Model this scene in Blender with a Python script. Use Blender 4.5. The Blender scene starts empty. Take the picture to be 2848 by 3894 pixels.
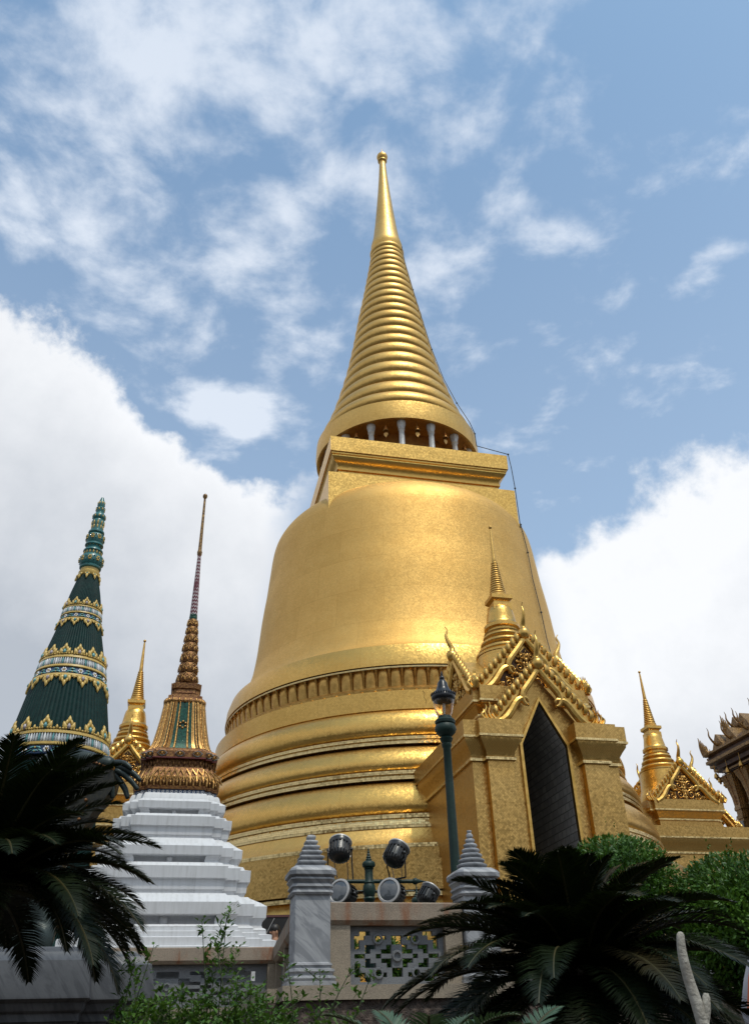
import bpy, math, random
from mathutils import Vector, Matrix
R = math.radians
sin, cos, pi = math.sin, math.cos, math.pi
random.seed(7)
sc = bpy.context.scene
col = sc.collection
EYE = 1.6
# ------------------------------------------------------------------ camera
cam = bpy.data.objects.new('camera', bpy.data.cameras.new('camera'))
col.objects.link(cam)
cam.data.sensor_fit = 'VERTICAL'; cam.data.sensor_height = 24; cam.data.sensor_width = 24
cam.data.lens = 19.813
cam.data.clip_start = 0.05; cam.data.clip_end = 3000
cam.matrix_world = Matrix.Translation((0, 0, EYE)) @ Matrix.Rotation(R(90 + 32.366), 4, 'X') @ Matrix.Rotation(R(-1.723), 4, 'Z')
sc.camera = cam
sc.view_settings.view_transform = 'Standard'; sc.view_settings.look = 'None'
sc.view_settings.exposure = 0.0; sc.view_settings.gamma = 1.0
# ------------------------------------------------------------------ sun
SUN_AZ, SUN_EL = 144.0, 66.0
sd = Vector((sin(R(SUN_AZ)) * cos(R(SUN_EL)), cos(R(SUN_AZ)) * cos(R(SUN_EL)), sin(R(SUN_EL))))
sl = bpy.data.lights.new('sun', 'SUN'); sl.energy = 2.0; sl.angle = R(2.0); sl.color = (1.0, 0.94, 0.84)
so = bpy.data.objects.new('sun', sl); so.rotation_euler = (-sd).to_track_quat('-Z', 'Y').to_euler(); col.objects.link(so)
# ------------------------------------------------------------------ sky
W = bpy.data.worlds.new('World'); sc.world = W; W.use_nodes = True
wt = W.node_tree; wt.nodes.clear()

class S:
    """tiny wrapper so node maths can be written as expressions"""
    def __init__(s, t, k): s.t, s.k = t, k
    def op(s, o, b=None, c=None):
        n = s.t.nodes.new('ShaderNodeMath'); n.operation = o
        for i, v in enumerate((s, b, c)):
            if v is None: continue
            if isinstance(v, S): s.t.links.new(v.k, n.inputs[i])
            else: n.inputs[i].default_value = v
        return S(s.t, n.outputs[0])
    def __add__(s, b): return s.op('ADD', b)
    def __sub__(s, b): return s.op('SUBTRACT', b)
    def __mul__(s, b): return s.op('MULTIPLY', b)
    def __truediv__(s, b): return s.op('DIVIDE', b)
    def ss(s, a, b):
        n = s.t.nodes.new('ShaderNodeMapRange'); n.interpolation_type = 'SMOOTHSTEP'
        s.t.links.new(s.k, n.inputs[0]); n.inputs[1].default_value = a; n.inputs[2].default_value = b
        return S(s.t, n.outputs[0])
    def cl(s): return s.op('MINIMUM', 1.0).op('MAXIMUM', 0.0)

def noise(t, vec, scale, detail=6, rough=.55, dist=0.0, out=0):
    n = t.nodes.new('ShaderNodeTexNoise'); n.inputs['Scale'].default_value = scale
    n.inputs['Detail'].default_value = detail; n.inputs['Roughness'].default_value = rough
    n.inputs['Distortion'].default_value = dist
    if vec is not None: t.links.new(vec, n.inputs['Vector'])
    return S(t, n.outputs[out])
def mixc(t, f, a, b, blend='MIX'):
    n = t.nodes.new('ShaderNodeMix'); n.data_type = 'RGBA'; n.blend_type = blend
    for i, v in ((0, f), (6, a), (7, b)):
        if isinstance(v, S): t.links.new(v.k, n.inputs[i])
        elif i == 0: n.inputs[0].default_value = v
        else: n.inputs[i].default_value = (*v[:3], 1)
    return S(t, n.outputs[2])

tc = wt.nodes.new('ShaderNodeTexCoord'); sep = wt.nodes.new('ShaderNodeSeparateXYZ')
wt.links.new(tc.outputs['Generated'], sep.inputs[0])
dx, dy, dz = [S(wt, sep.outputs[i]) for i in range(3)]
az = dx.op('ARCTAN2', dy) * (180 / pi)
el = dz.op('ARCSINE') * (180 / pi)
comb = wt.nodes.new('ShaderNodeCombineXYZ')
zz = dz.op('MAXIMUM', .12)
for i, v in enumerate((dx / zz, dy / zz)): wt.links.new(v.k, comb.inputs[i])
nh = noise(wt, comb.outputs[0], 6.5, 10, .58, .15)
nh2 = noise(wt, comb.outputs[0], 1.3, 3, .5)
nc = noise(wt, tc.outputs['Generated'], 8.5, 10, .60)
ncl = noise(wt, tc.outputs['Generated'], 3.2, 4, .5)
def blob(a0, e0, sa, se, amp, rot=0):
    c, s_ = cos(R(rot)), sin(R(rot))
    u = (az - a0) * cos(R(e0)); v = el - e0
    x = (u * c + v * s_) * (1 / sa); y = (v * c - u * s_) * (1 / se)
    q = (x * x + y * y) * -1.0
    return q.op('EXPONENT') * amp
# thin high cloud patches: azimuth, elevation, half sizes, weight, tilt
H = None
for b in [(-28, 59, 9, 5, .66, 20), (-16, 62, 7, 4, .50, 0), (-1, 63, 7, 3.2, .85, 10), (-27, 52, 9, 4.5, .62, -15), (-16, 56, 6, 3.5, .5, -10),
          (-33, 48, 6, 3, .55, 0), (-20, 47, 7, 3, .50, 0), (-10, 48.5, 4.5, 3, .52, -20), (-7, 52, 3, 2, .4, 0),
          (-1, 54.5, 5.5, 4, .6, -35), (10, 57.5, 4, 4, .6, 0), (9, 61, 3, 3, .4, 0), (2, 50, 4, 3, .45, 0), (17, 60, 3, 2, .3, -30), (15.4, 52, 1.5, 2.0, .85, 60), (17.5, 49, 3.2, 1.5, .8, -25),
          (8, 47, 5, 2, .42, 0), (11, 43, 6, 2.4, .36, -15), (30.5, 44.5, 1.7, 1.5, .95, 30), (24, 55, 3.5, 2, .3, 0), (10, 39, 6, 2.5, .36, 0),
          (-14.2, 38.8, 3.0, 2.2, 1.35, -10), (-9.5, 41, 1.6, 5, .62, -20), (-6.5, 39, 4, 2.2, .6, 0), (-14, 43, 6, 2, .3, 0), (26, 38, 8, 3, .12, 0), (5, 34, 7, 4, .28, 0)]:
    g = blob(*b); H = g if H is None else H + g
# elsewhere round the sky (behind the viewer) a broken cloud cover
away = (az.op('ABSOLUTE').ss(44, 60) + el.ss(66, 74)).cl()
H = H * (away * -1 + 1) + away * .62
hi = (H * .62 + (nh - .5) * 2.7 + (nh2 - .5) * .5 - .10).ss(0.02, .85)
hi = ((hi * el.ss(2, 14) * .74).op('MAXIMUM', 0.0) + (el.ss(70, 22) * .22 + .04)).cl().op('MINIMUM', .86)
# piled cumulus: left bank and right bank
bl = az.ss(-9, -27) * 8.6 + 34.6
bump = (nc - .5) * 15 + (ncl - .5) * 9
left = (bl - el + bump).ss(0, 2.2) * (az * -1 - 4.5 + bump * .35).ss(0, 4.5) * (az * -1).ss(80, 70).op('MAXIMUM', 0.0)
left = (bl - el + bump).ss(0, 2.2) * (az * -1 - 4.5 + bump * .35).ss(0, 4.5)
br = (az - 11) * .42 + 28.2
right = (br.op('MINIMUM', 33.4) - el + bump * .8).ss(0, 2.4) * (az - 9 + bump * .3).ss(0, 5)
back = (ncl * 40 + nc * 12 - 6 - el).ss(0, 3) * az.op('ABSOLUTE').ss(60, 80)
cum = (left.op('MAXIMUM', right).op('MAXIMUM', back)) * el.ss(-2, 1)
cum = cum * 0.97
# cloud tones (what the cloud itself sends on): bright tops, greyer deep parts
depthL = ((bl - el) * (1 / 22)).cl()
depthR = ((br - el) * (1 / 30)).cl()
isL = (az * -1).ss(-4, 2)
dep = depthL * isL + depthR * (isL * -1 + 1) * .55
tone = (dep * 1.15 + (ncl - .5) * 1.0 + (nc - .5) * .75 - .05).cl()
ccol = mixc(wt, tone, (.93, .945, .97), (.46, .50, .56))
hcol = mixc(wt, nh2, (.84, .89, .96), (.74, .81, .92))
sky = wt.nodes.new('ShaderNodeTexSky'); sky.sky_type = 'NISHITA'; sky.sun_disc = False
sky.sun_elevation = R(SUN_EL); sky.sun_rotation = R(SUN_AZ)
sky.air_density = 1.0; sky.dust_density = 2.0; sky.ozone_density = 1.6; sky.altitude = 0
def bg(c, st):
    n = wt.nodes.new('ShaderNodeBackground'); n.inputs[1].default_value = st
    wt.links.new(c, n.inputs[0]); return n.outputs[0]
def mixs(t, f, a, b):
    n = t.nodes.new('ShaderNodeMixShader')
    t.links.new(f.k, n.inputs[0]); t.links.new(a, n.inputs[1]); t.links.new(b, n.inputs[2]); return n.outputs[0]
o = mixs(wt, hi, bg(mixc(wt, 1.0, S(wt, sky.outputs[0]), (.95, 1.25, 1.25), 'MULTIPLY').k, .15), bg(hcol.k, 1.06))
o = mixs(wt, cum, o, bg(ccol.k, 1.06))
wo = wt.nodes.new('ShaderNodeOutputWorld'); wt.links.new(o, wo.inputs[0])

# ------------------------------------------------------------------ materials
M = {}
def new_mat(name):
    m = bpy.data.materials.new(name); m.use_nodes = True
    t = m.node_tree; p = t.nodes['Principled BSDF']; M[name] = m
    return m, t, p
def texco(t, which='Object'):
    n = t.nodes.new('ShaderNodeTexCoord'); return n.outputs[which]
def bump(t, p, h, strength=.3, dist=.02):
    b = t.nodes.new('ShaderNodeBump'); b.inputs['Strength'].default_value = strength; b.inputs['Distance'].default_value = dist
    t.links.new(h.k, b.inputs['Height']); t.links.new(b.outputs[0], p.inputs['Normal'])
def plain(name, c, rough=.6, metal=0, c2=None, ns=6, spec=.5, bmp=0, bscale=30, detail=6):
    m, t, p = new_mat(name)
    p.inputs['Roughness'].default_value = rough; p.inputs['Metallic'].default_value = metal
    p.inputs['Specular IOR Level'].default_value = spec
    if c2 is None: p.inputs['Base Color'].default_value = (*c, 1)
    else:
        n = noise(t, texco(t), ns, detail, .6).ss(.32, .68)
        t.links.new(mixc(t, n, c, c2).k, p.inputs['Base Color'])
    if bmp: bump(t, p, noise(t, texco(t), bscale, 5, .6), bmp, .02)
    return m
def gold(name, tile=.06, jitter=.09, base=(.76, .50, .16), rough=.30, grout=.5, wave=.25, diag=True, patch=.10):
    """gilded glass mosaic: every little tile lies at a slightly different angle"""
    m, t, p = new_mat(name)
    uv = texco(t, 'UV')
    mp = t.nodes.new('ShaderNodeMapping'); t.links.new(uv, mp.inputs[0])
    mp.inputs['Rotation'].default_value = (0, 0, R(45) if diag else 0)
    mp.inputs['Scale'].default_value = (1 / tile, 1 / tile, 1)
    fl = t.nodes.new('ShaderNodeVectorMath'); fl.operation = 'FLOOR'; t.links.new(mp.outputs[0], fl.inputs[0])
    fr = t.nodes.new('ShaderNodeVectorMath'); fr.operation = 'FRACTION'; t.links.new(mp.outputs[0], fr.inputs[0])
    wn = t.nodes.new('ShaderNodeTexWhiteNoise'); wn.noise_dimensions = '3D'; t.links.new(fl.outputs[0], wn.inputs[0])
    sb = t.nodes.new('ShaderNodeVectorMath'); sb.operation = 'SUBTRACT'; t.links.new(wn.outputs['Color'], sb.inputs[0]); sb.inputs[1].default_value = (.5, .5, .5)
    scl = t.nodes.new('ShaderNodeVectorMath'); scl.operation = 'SCALE'; t.links.new(sb.outputs[0], scl.inputs[0]); scl.inputs['Scale'].default_value = jitter * 2
    geo = t.nodes.new('ShaderNodeNewGeometry')
    # slow unevenness of the plaster under the gilding
    b = t.nodes.new('ShaderNodeBump'); b.inputs['Strength'].default_value = wave; b.inputs['Distance'].default_value = .05
    t.links.new(noise(t, texco(t), 2.2, 4, .55).k, b.inputs['Height'])
    ad = t.nodes.new('ShaderNodeVectorMath'); ad.operation = 'ADD'; t.links.new(b.outputs[0], ad.inputs[0]); t.links.new(scl.outputs[0], ad.inputs[1])
    nm = t.nodes.new('ShaderNodeVectorMath'); nm.operation = 'NORMALIZE'; t.links.new(ad.outputs[0], nm.inputs[0])
    t.links.new(nm.outputs[0], p.inputs['Normal'])
    sp = t.nodes.new('ShaderNodeSeparateXYZ'); t.links.new(fr.outputs[0], sp.inputs[0])
    fx, fy = S(t, sp.outputs[0]), S(t, sp.outputs[1])
    edge = ((fx - .5).op('ABSOLUTE').op('MAXIMUM', (fy - .5).op('ABSOLUTE'))).ss(.40, .50)
    c1 = mixc(t, S(t, wn.outputs['Value']), base, tuple(x * .86 for x in base))
    big = noise(t, texco(t), .9, 6, .6).ss(.3, .7)
    c2 = mixc(t, big * patch * 4, c1, (base[0] * .80, base[1] * .74, base[2] * .62))
    c3 = mixc(t, edge * grout, c2, (.20, .12, .04))
    bk = t.nodes.new('ShaderNodeTexBrick'); t.links.new(uv, bk.inputs[0])
    bk.inputs['Color1'].default_value = (1, 1, 1, 1); bk.inputs['Color2'].default_value = (.80, .78, .72, 1); bk.inputs['Mortar'].default_value = (.52, .46, .36, 1)
    bk.inputs['Scale'].default_value = 1; bk.inputs['Brick Width'].default_value = 1.9; bk.inputs['Row Height'].default_value = 1.35; bk.inputs['Mortar Size'].default_value = .012; bk.inputs['Mortar Smooth'].default_value = .6
    c3 = mixc(t, .34, c3, S(t, bk.outputs[0]), 'MULTIPLY')
    # thin rain streaks of tarnish
    st = t.nodes.new('ShaderNodeMapping'); t.links.new(uv, st.inputs[0]); st.inputs['Scale'].default_value = (3.2, .22, 1)
    sk = noise(t, st.outputs[0], 2.0, 6, .65).ss(.60, .80)
    c4 = mixc(t, sk * .34, c3, (.36, .24, .09))
    t.links.new(c4.k, p.inputs['Base Color'])
    p.inputs['Metallic'].default_value = 1.0
    t.links.new((noise(t, texco(t), 3.0, 5, .6) * .16 + (rough - .08) + edge * .15).k, p.inputs['Roughness'])
    return m
gold('gold_bell', .05, .045, (.77, .49, .16), .58, .35, .16)
gold('gold_tile', .05, .055, (.76, .47, .135), .34, .5, .14)
gold('gold_porch', .045, .075, (.62, .395, .135), .37, .5, .15, patch=.14)
gold('gold_spire', .05, .05, (.76, .48, .15), .43, .25, .25)
gold('gold_painted_glow', .05, .05, (.80, .40, .05), .36, .5, .1)  # orange base colour holds the glow reflected between gold walls
gold('gold_lip', .06, .12, (.86, .66, .32), .30, .75, .1, diag=False)
plain('gold_plain', (.74, .46, .14), .36, 1, (.52, .32, .08), 5, bmp=.15, bscale=20)
plain('gold_dull', (.60, .36, .11), .40, 1, (.44, .25, .07), 7, bmp=.3, bscale=24)
plain('gold_carved', (.66, .41, .13), .36, 1, (.34, .18, .05), 9, bmp=.4, bscale=30)
plain('soffit_red_gold', (.42, .22, .06), .5, .7, (.30, .15, .05), 5)
plain('relief_ground', (.10, .045, .02), .6, .2)
plain('column_marble', (.50, .50, .49), .45, 0, (.36, .37, .38), 8)
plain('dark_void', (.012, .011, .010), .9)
def masonry(name, c1, c2, mortar, w, h, sc_=1.0, ms=.012):
    m, t, p = new_mat(name)
    b = t.nodes.new('ShaderNodeTexBrick'); t.links.new(texco(t, 'UV'), b.inputs[0])
    b.inputs['Color1'].default_value = (*c1, 1); b.inputs['Color2'].default_value = (*c2, 1); b.inputs['Mortar'].default_value = (*mortar, 1)
    b.inputs['Scale'].default_value = sc_; b.inputs['Brick Width'].default_value = w; b.inputs['Row Height'].default_value = h; b.inputs['Mortar Size'].default_value = ms
    n = noise(t, texco(t), 8, 6, .6).ss(.3, .75)
    cc = mixc(t, n * .5, S(t, b.outputs[0]), tuple(x * .55 for x in c2))
    t.links.new(cc.k, p.inputs['Base Color']); p.inputs['Roughness'].default_value = .7
    bump(t, p, S(t, b.outputs[1]) * -1 + noise(t, texco(t), 30, 4) * .3, .4, .01)
    return m
masonry('stone_blocks', (.37, .36, .345), (.25, .245, .24), (.09, .09, .085), .24, .125, 1.0, .008)
masonry('paving', (.13, .122, .11), (.10, .095, .088), (.06, .06, .056), .8, .8)
def weathered(name, c, streak, amt=.5, sx=9, sy=.7, rough=.6):
    m, t, p = new_mat(name)
    mp = t.nodes.new('ShaderNodeMapping'); t.links.new(texco(t, 'UV'), mp.inputs[0]); mp.inputs['Scale'].default_value = (sx, sy, 1)
    s1 = noise(t, mp.outputs[0], 1.6, 8, .65).ss(.42, .80)
    s2 = noise(t, texco(t), 2.5, 6, .6).ss(.4, .75)
    cc = mixc(t, s1 * amt, c, streak); cc = mixc(t, s2 * .25, cc, tuple(x * .8 for x in c))
    t.links.new(cc.k, p.inputs['Base Color']); p.inputs['Roughness'].default_value = rough
    bump(t, p, noise(t, texco(t), 40, 5), .08, .01)
    return m
weathered('white_plaster', (.60, .61, .63), (.30, .30, .29), .55)
def veined(name, c, vein, ns=2.2, amt=.8, rough=.5, rot=(0, -48, 0)):
    m, t, p = new_mat(name)
    mp = t.nodes.new('ShaderNodeMapping'); mp.vector_type = 'TEXTURE'; t.links.new(texco(t), mp.inputs[0]); mp.inputs['Scale'].default_value = (.13, .8, .8)
    mp.inputs['Rotation'].default_value = tuple(R(a) for a in rot)
    v = noise(t, mp.outputs[0], ns, 8, .62, .8)
    k = ((v - .5).op('ABSOLUTE')).ss(.13, .0)
    k2 = noise(t, texco(t), 1.7, 5, .6).ss(.35, .7)
    cc = mixc(t, k * amt, c, vein); cc = mixc(t, k2 * .5, cc, tuple(x * .68 for x in c))
    t.links.new(cc.k, p.inputs['Base Color']); p.inputs['Roughness'].default_value = rough
    bump(t, p, noise(t, texco(t), 60, 4), .06, .01)
    return m
veined('grey_marble', (.225, .235, .255), (.40, .41, .43), 1.0, .85, .5)
veined('dark_marble', (.050, .053, .060), (.12, .125, .135), 1.0, .55, .45, (0, -30, 20))
veined('panel_marble', (.20, .20, .19), (.11, .11, .105), 1.4, .5)
def granite(name, c, c2, rust=None, rs=1.2):
    m, t, p = new_mat(name)
    f = noise(t, texco(t), 70, 3, .7).ss(.35, .65)
    g = noise(t, texco(t), 3.0, 6, .65).ss(.35, .7)
    cc = mixc(t, f, c, c2); cc = mixc(t, g * .4, cc, tuple(x * .6 for x in c2))
    if rust:
        mp = t.nodes.new('ShaderNodeMapping'); t.links.new(texco(t), mp.inputs[0]); mp.inputs['Scale'].default_value = (rs * 2.4, rs * 2.4, rs * .6)
        r_ = noise(t, mp.outputs[0], 1.2, 6, .6).ss(.50, .66)
        cc = mixc(t, r_ * .8, cc, rust)
    t.links.new(cc.k, p.inputs['Base Color']); p.inputs['Roughness'].default_value = .8
    bump(t, p, f, .3, .006)
    return m
granite('tan_granite', (.36, .29, .22), (.25, .20, .155), (.24, .09, .035))
granite('tan_granite_plain', (.36, .30, .225), (.25, .205, .155))
granite('lattice_stone', (.20, .21, .225), (.15, .16, .175))
def rubble(name):
    m, t, p = new_mat(name)
    v = t.nodes.new('ShaderNodeTexVoronoi'); v.inputs['Scale'].default_value = 13; t.links.new(texco(t), v.inputs['Vector'])
    n = noise(t, texco(t), 16, 7, .7).ss(.3, .7)
    cc = mixc(t, n, (.25, .185, .15), (.10, .075, .065)); cc = mixc(t, S(t, v.outputs['Distance']).ss(.25, .75) * .7, cc, (.05, .042, .038))
    t.links.new(cc.k, p.inputs['Base Color']); p.inputs['Roughness'].default_value = .95
    bump(t, p, n * 1.0 + S(t, v.outputs['Distance']) * -1, .9, .05)
rubble('rubble_stone')
plain('green_ceramic', (.008, .033, .030), .5, 0, (.005, .022, .021), 10, .14)
plain('teal_ceramic', (.035, .17, .165), .32, 0, (.02, .10, .10), 12)
plain('teal_light', (.12, .33, .33), .3, 0, (.09, .26, .27), 14)
plain('yellow_ceramic', (.62, .43, .12), .38, 0, (.50, .33, .08), 14)
plain('blue_ceramic', (.035, .085, .20), .3, 0, (.02, .05, .13), 12)
plain('pale_ceramic', (.52, .55, .56), .35, 0, (.36, .38, .40), 20)
plain('white_glaze', (.75, .75, .75), .25)
plain('purple_glaze', (.30, .25, .28), .35, 0, (.42, .38, .38), 16)
def glassmosaic(name, c1, c2, sc_=40, rough=.2, metal=.3):
    m, t, p = new_mat(name)
    v = t.nodes.new('ShaderNodeTexVoronoi'); v.inputs['Scale'].default_value = sc_; t.links.new(texco(t), v.inputs['Vector'])
    sp = t.nodes.new('ShaderNodeSeparateXYZ'); t.links.new(v.outputs['Color'], sp.inputs[0])
    t.links.new(mixc(t, S(t, sp.outputs[0]), c1, c2).k, p.inputs['Base Color'])
    p.inputs['Roughness'].default_value = rough; p.inputs['Metallic'].default_value = metal
    bump(t, p, S(t, sp.outputs[1]), .5, .01)
glassmosaic('emerald_mosaic', (.004, .03, .020), (.015, .085, .05), 30)
glassmosaic('brown_mosaic', (.11, .058, .022), (.36, .21, .07), 26, .35, .5)
glassmosaic('silver_mosaic', (.30, .30, .30), (.08, .07, .06), 30, .3, .5)
glassmosaic('dark_mosaic', (.02, .02, .018), (.10, .085, .03), 40, .3, .4)
plain('carved_gilt', (.30, .15, .05), .45, .6, (.09, .03, .015), 22, bmp=.5, bscale=45)
plain('red_lacquer', (.14, .018, .014), .45, 0, (.08, .012, .01), 12)
plain('brown_lacquer', (.095, .045, .020), .5, 0, (.05, .022, .011), 9)
plain('bead_gold', (.52, .31, .105), .40, .9, (.28, .14, .045), 24)
def zigzag(name):
    m, t, p = new_mat(name)
    sp = t.nodes.new('ShaderNodeSeparateXYZ'); t.links.new(texco(t, 'UV'), sp.inputs[0])
    u, v = S(t, sp.outputs[0]), S(t, sp.outputs[1])
    z = (u * 9.0).op('FRACT') - .5
    w = (v * 10.5 + z.op('ABSOLUTE') * 1.1).op('FRACT')
    k = (w - .5).op('ABSOLUTE').ss(.16, .11)
    blank = noise(t, texco(t), 1.5, 3, .5).ss(.62, .52)
    t.links.new(mixc(t, k * blank, (.11, .012, .022), (.60, .58, .58)).k, p.inputs['Base Color'])
    p.inputs['Roughness'].default_value = .3
zigzag('zigzag_mosaic')
plain('black_metal', (.010, .010, .011), .32, .0, (.016, .015, .015), 10, .6)
plain('lamp_rim', (.42, .41, .40), .4, .3)
plain('lens_glass', (.05, .06, .07), .06, .0, (.10, .11, .12), 5, 1.0)
plain('green_paint', (.011, .034, .027), .5, 0, (.007, .022, .018), 9, .35, .2, 40)
plain('lantern_black', (.008, .009, .012), .3, .2)
m, t, p = new_mat('lantern_glass'); p.inputs['Base Color'].default_value = (.93, .86, .82, 1); p.inputs['Transmission Weight'].default_value = 1; p.inputs['Roughness'].default_value = .05; p.inputs['IOR'].default_value = 1.4
plain('lamp_tube', (.7, .68, .62), .5)
plain('bronze_dark', (.014, .024, .024), .42, .35, (.022, .034, .030), 6, .5, .2, 30)
plain('robe_mosaic', (.010, .011, .009), .5, .1, (.028, .026, .016), 30)
plain('skin', (.33, .17, .10), .55); plain('hair', (.012, .010, .009), .5)
plain('shirt', (.16, .17, .22), .8); plain('trousers', (.05, .05, .06), .8)
plain('umbrella_black', (.010, .009, .010), .7); plain('umbrella_trim', (.10, .035, .035), .7)
plain('blue_cloth', (.035, .06, .21), .8, 0, (.05, .08, .26), 6); plain('orange_cloth', (.40, .11, .05), .8); plain('white_cloth', (.40, .40, .44), .8)
plain('bleached_wood', (.44, .42, .37), .9, 0, (.27, .25, .215), 26, .1, .5, 60)
plain('pale_rock', (.30, .28, .26), .9, 0, (.20, .185, .175), 8, .3, .6, 14)
plain('soil', (.05, .038, .028), .95, 0, (.08, .06, .045), 6)
plain('cable', (.02, .02, .02), .6)
def leafmat(name, c, c2, rough=.4, ns=3, trans=.25, spec=.4):
    m, t, p = new_mat(name)
    n = noise(t, texco(t), ns, 4, .6).ss(.3, .7)
    oi = t.nodes.new('ShaderNodeObjectInfo')
    g = t.nodes.new('ShaderNodeNewGeometry')
    cc = mixc(t, (n + (S(t, g.outputs['Random Per Island']) - .5) * .7).cl(), c, c2)
    if name == 'cycad_leaf': cc = mixc(t, S(t, oi.outputs['Random']).ss(.93, .95) * n, cc, (.026, .020, .008))
    t.links.new(cc.k, p.inputs['Base Color']); p.inputs['Roughness'].default_value = rough; p.inputs['Specular IOR Level'].default_value = spec
    tr = t.nodes.new('ShaderNodeBsdfTranslucent'); t.links.new(mixc(t, .5, cc, (.10, .16, .02)).k, tr.inputs[0])
    mx = t.nodes.new('ShaderNodeMixShader'); mx.inputs[0].default_value = trans
    t.links.new(p.outputs[0], mx.inputs[1]); t.links.new(tr.outputs[0], mx.inputs[2])
    out = [n_ for n_ in t.nodes if n_.type == 'OUTPUT_MATERIAL'][0]; t.links.new(mx.outputs[0], out.inputs[0])
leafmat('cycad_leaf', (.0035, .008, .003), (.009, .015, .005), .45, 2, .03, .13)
leafmat('cycad_young', (.035, .075, .045), (.06, .11, .06), .45, 2, .12)
leafmat('cycad_stem', (.020, .025, .006), (.045, .038, .010), .5, 2, .0)
leafmat('bush_leaf', (.020, .070, .006), (.075, .17, .014), .45, 1.5, .22, .3)
leafmat('shrub_leaf', (.045, .12, .014), (.10, .20, .03), .45, 2, .3, .3)
plain('bark', (.06, .045, .032), .9, 0, (.03, .024, .018), 12, .3, .8, 18)
plain('twig_green', (.06, .08, .03), .7)
plain('flower_violet', (.22, .16, .40), .6); plain('flower_orange', (.5, .12, .03), .6)
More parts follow.
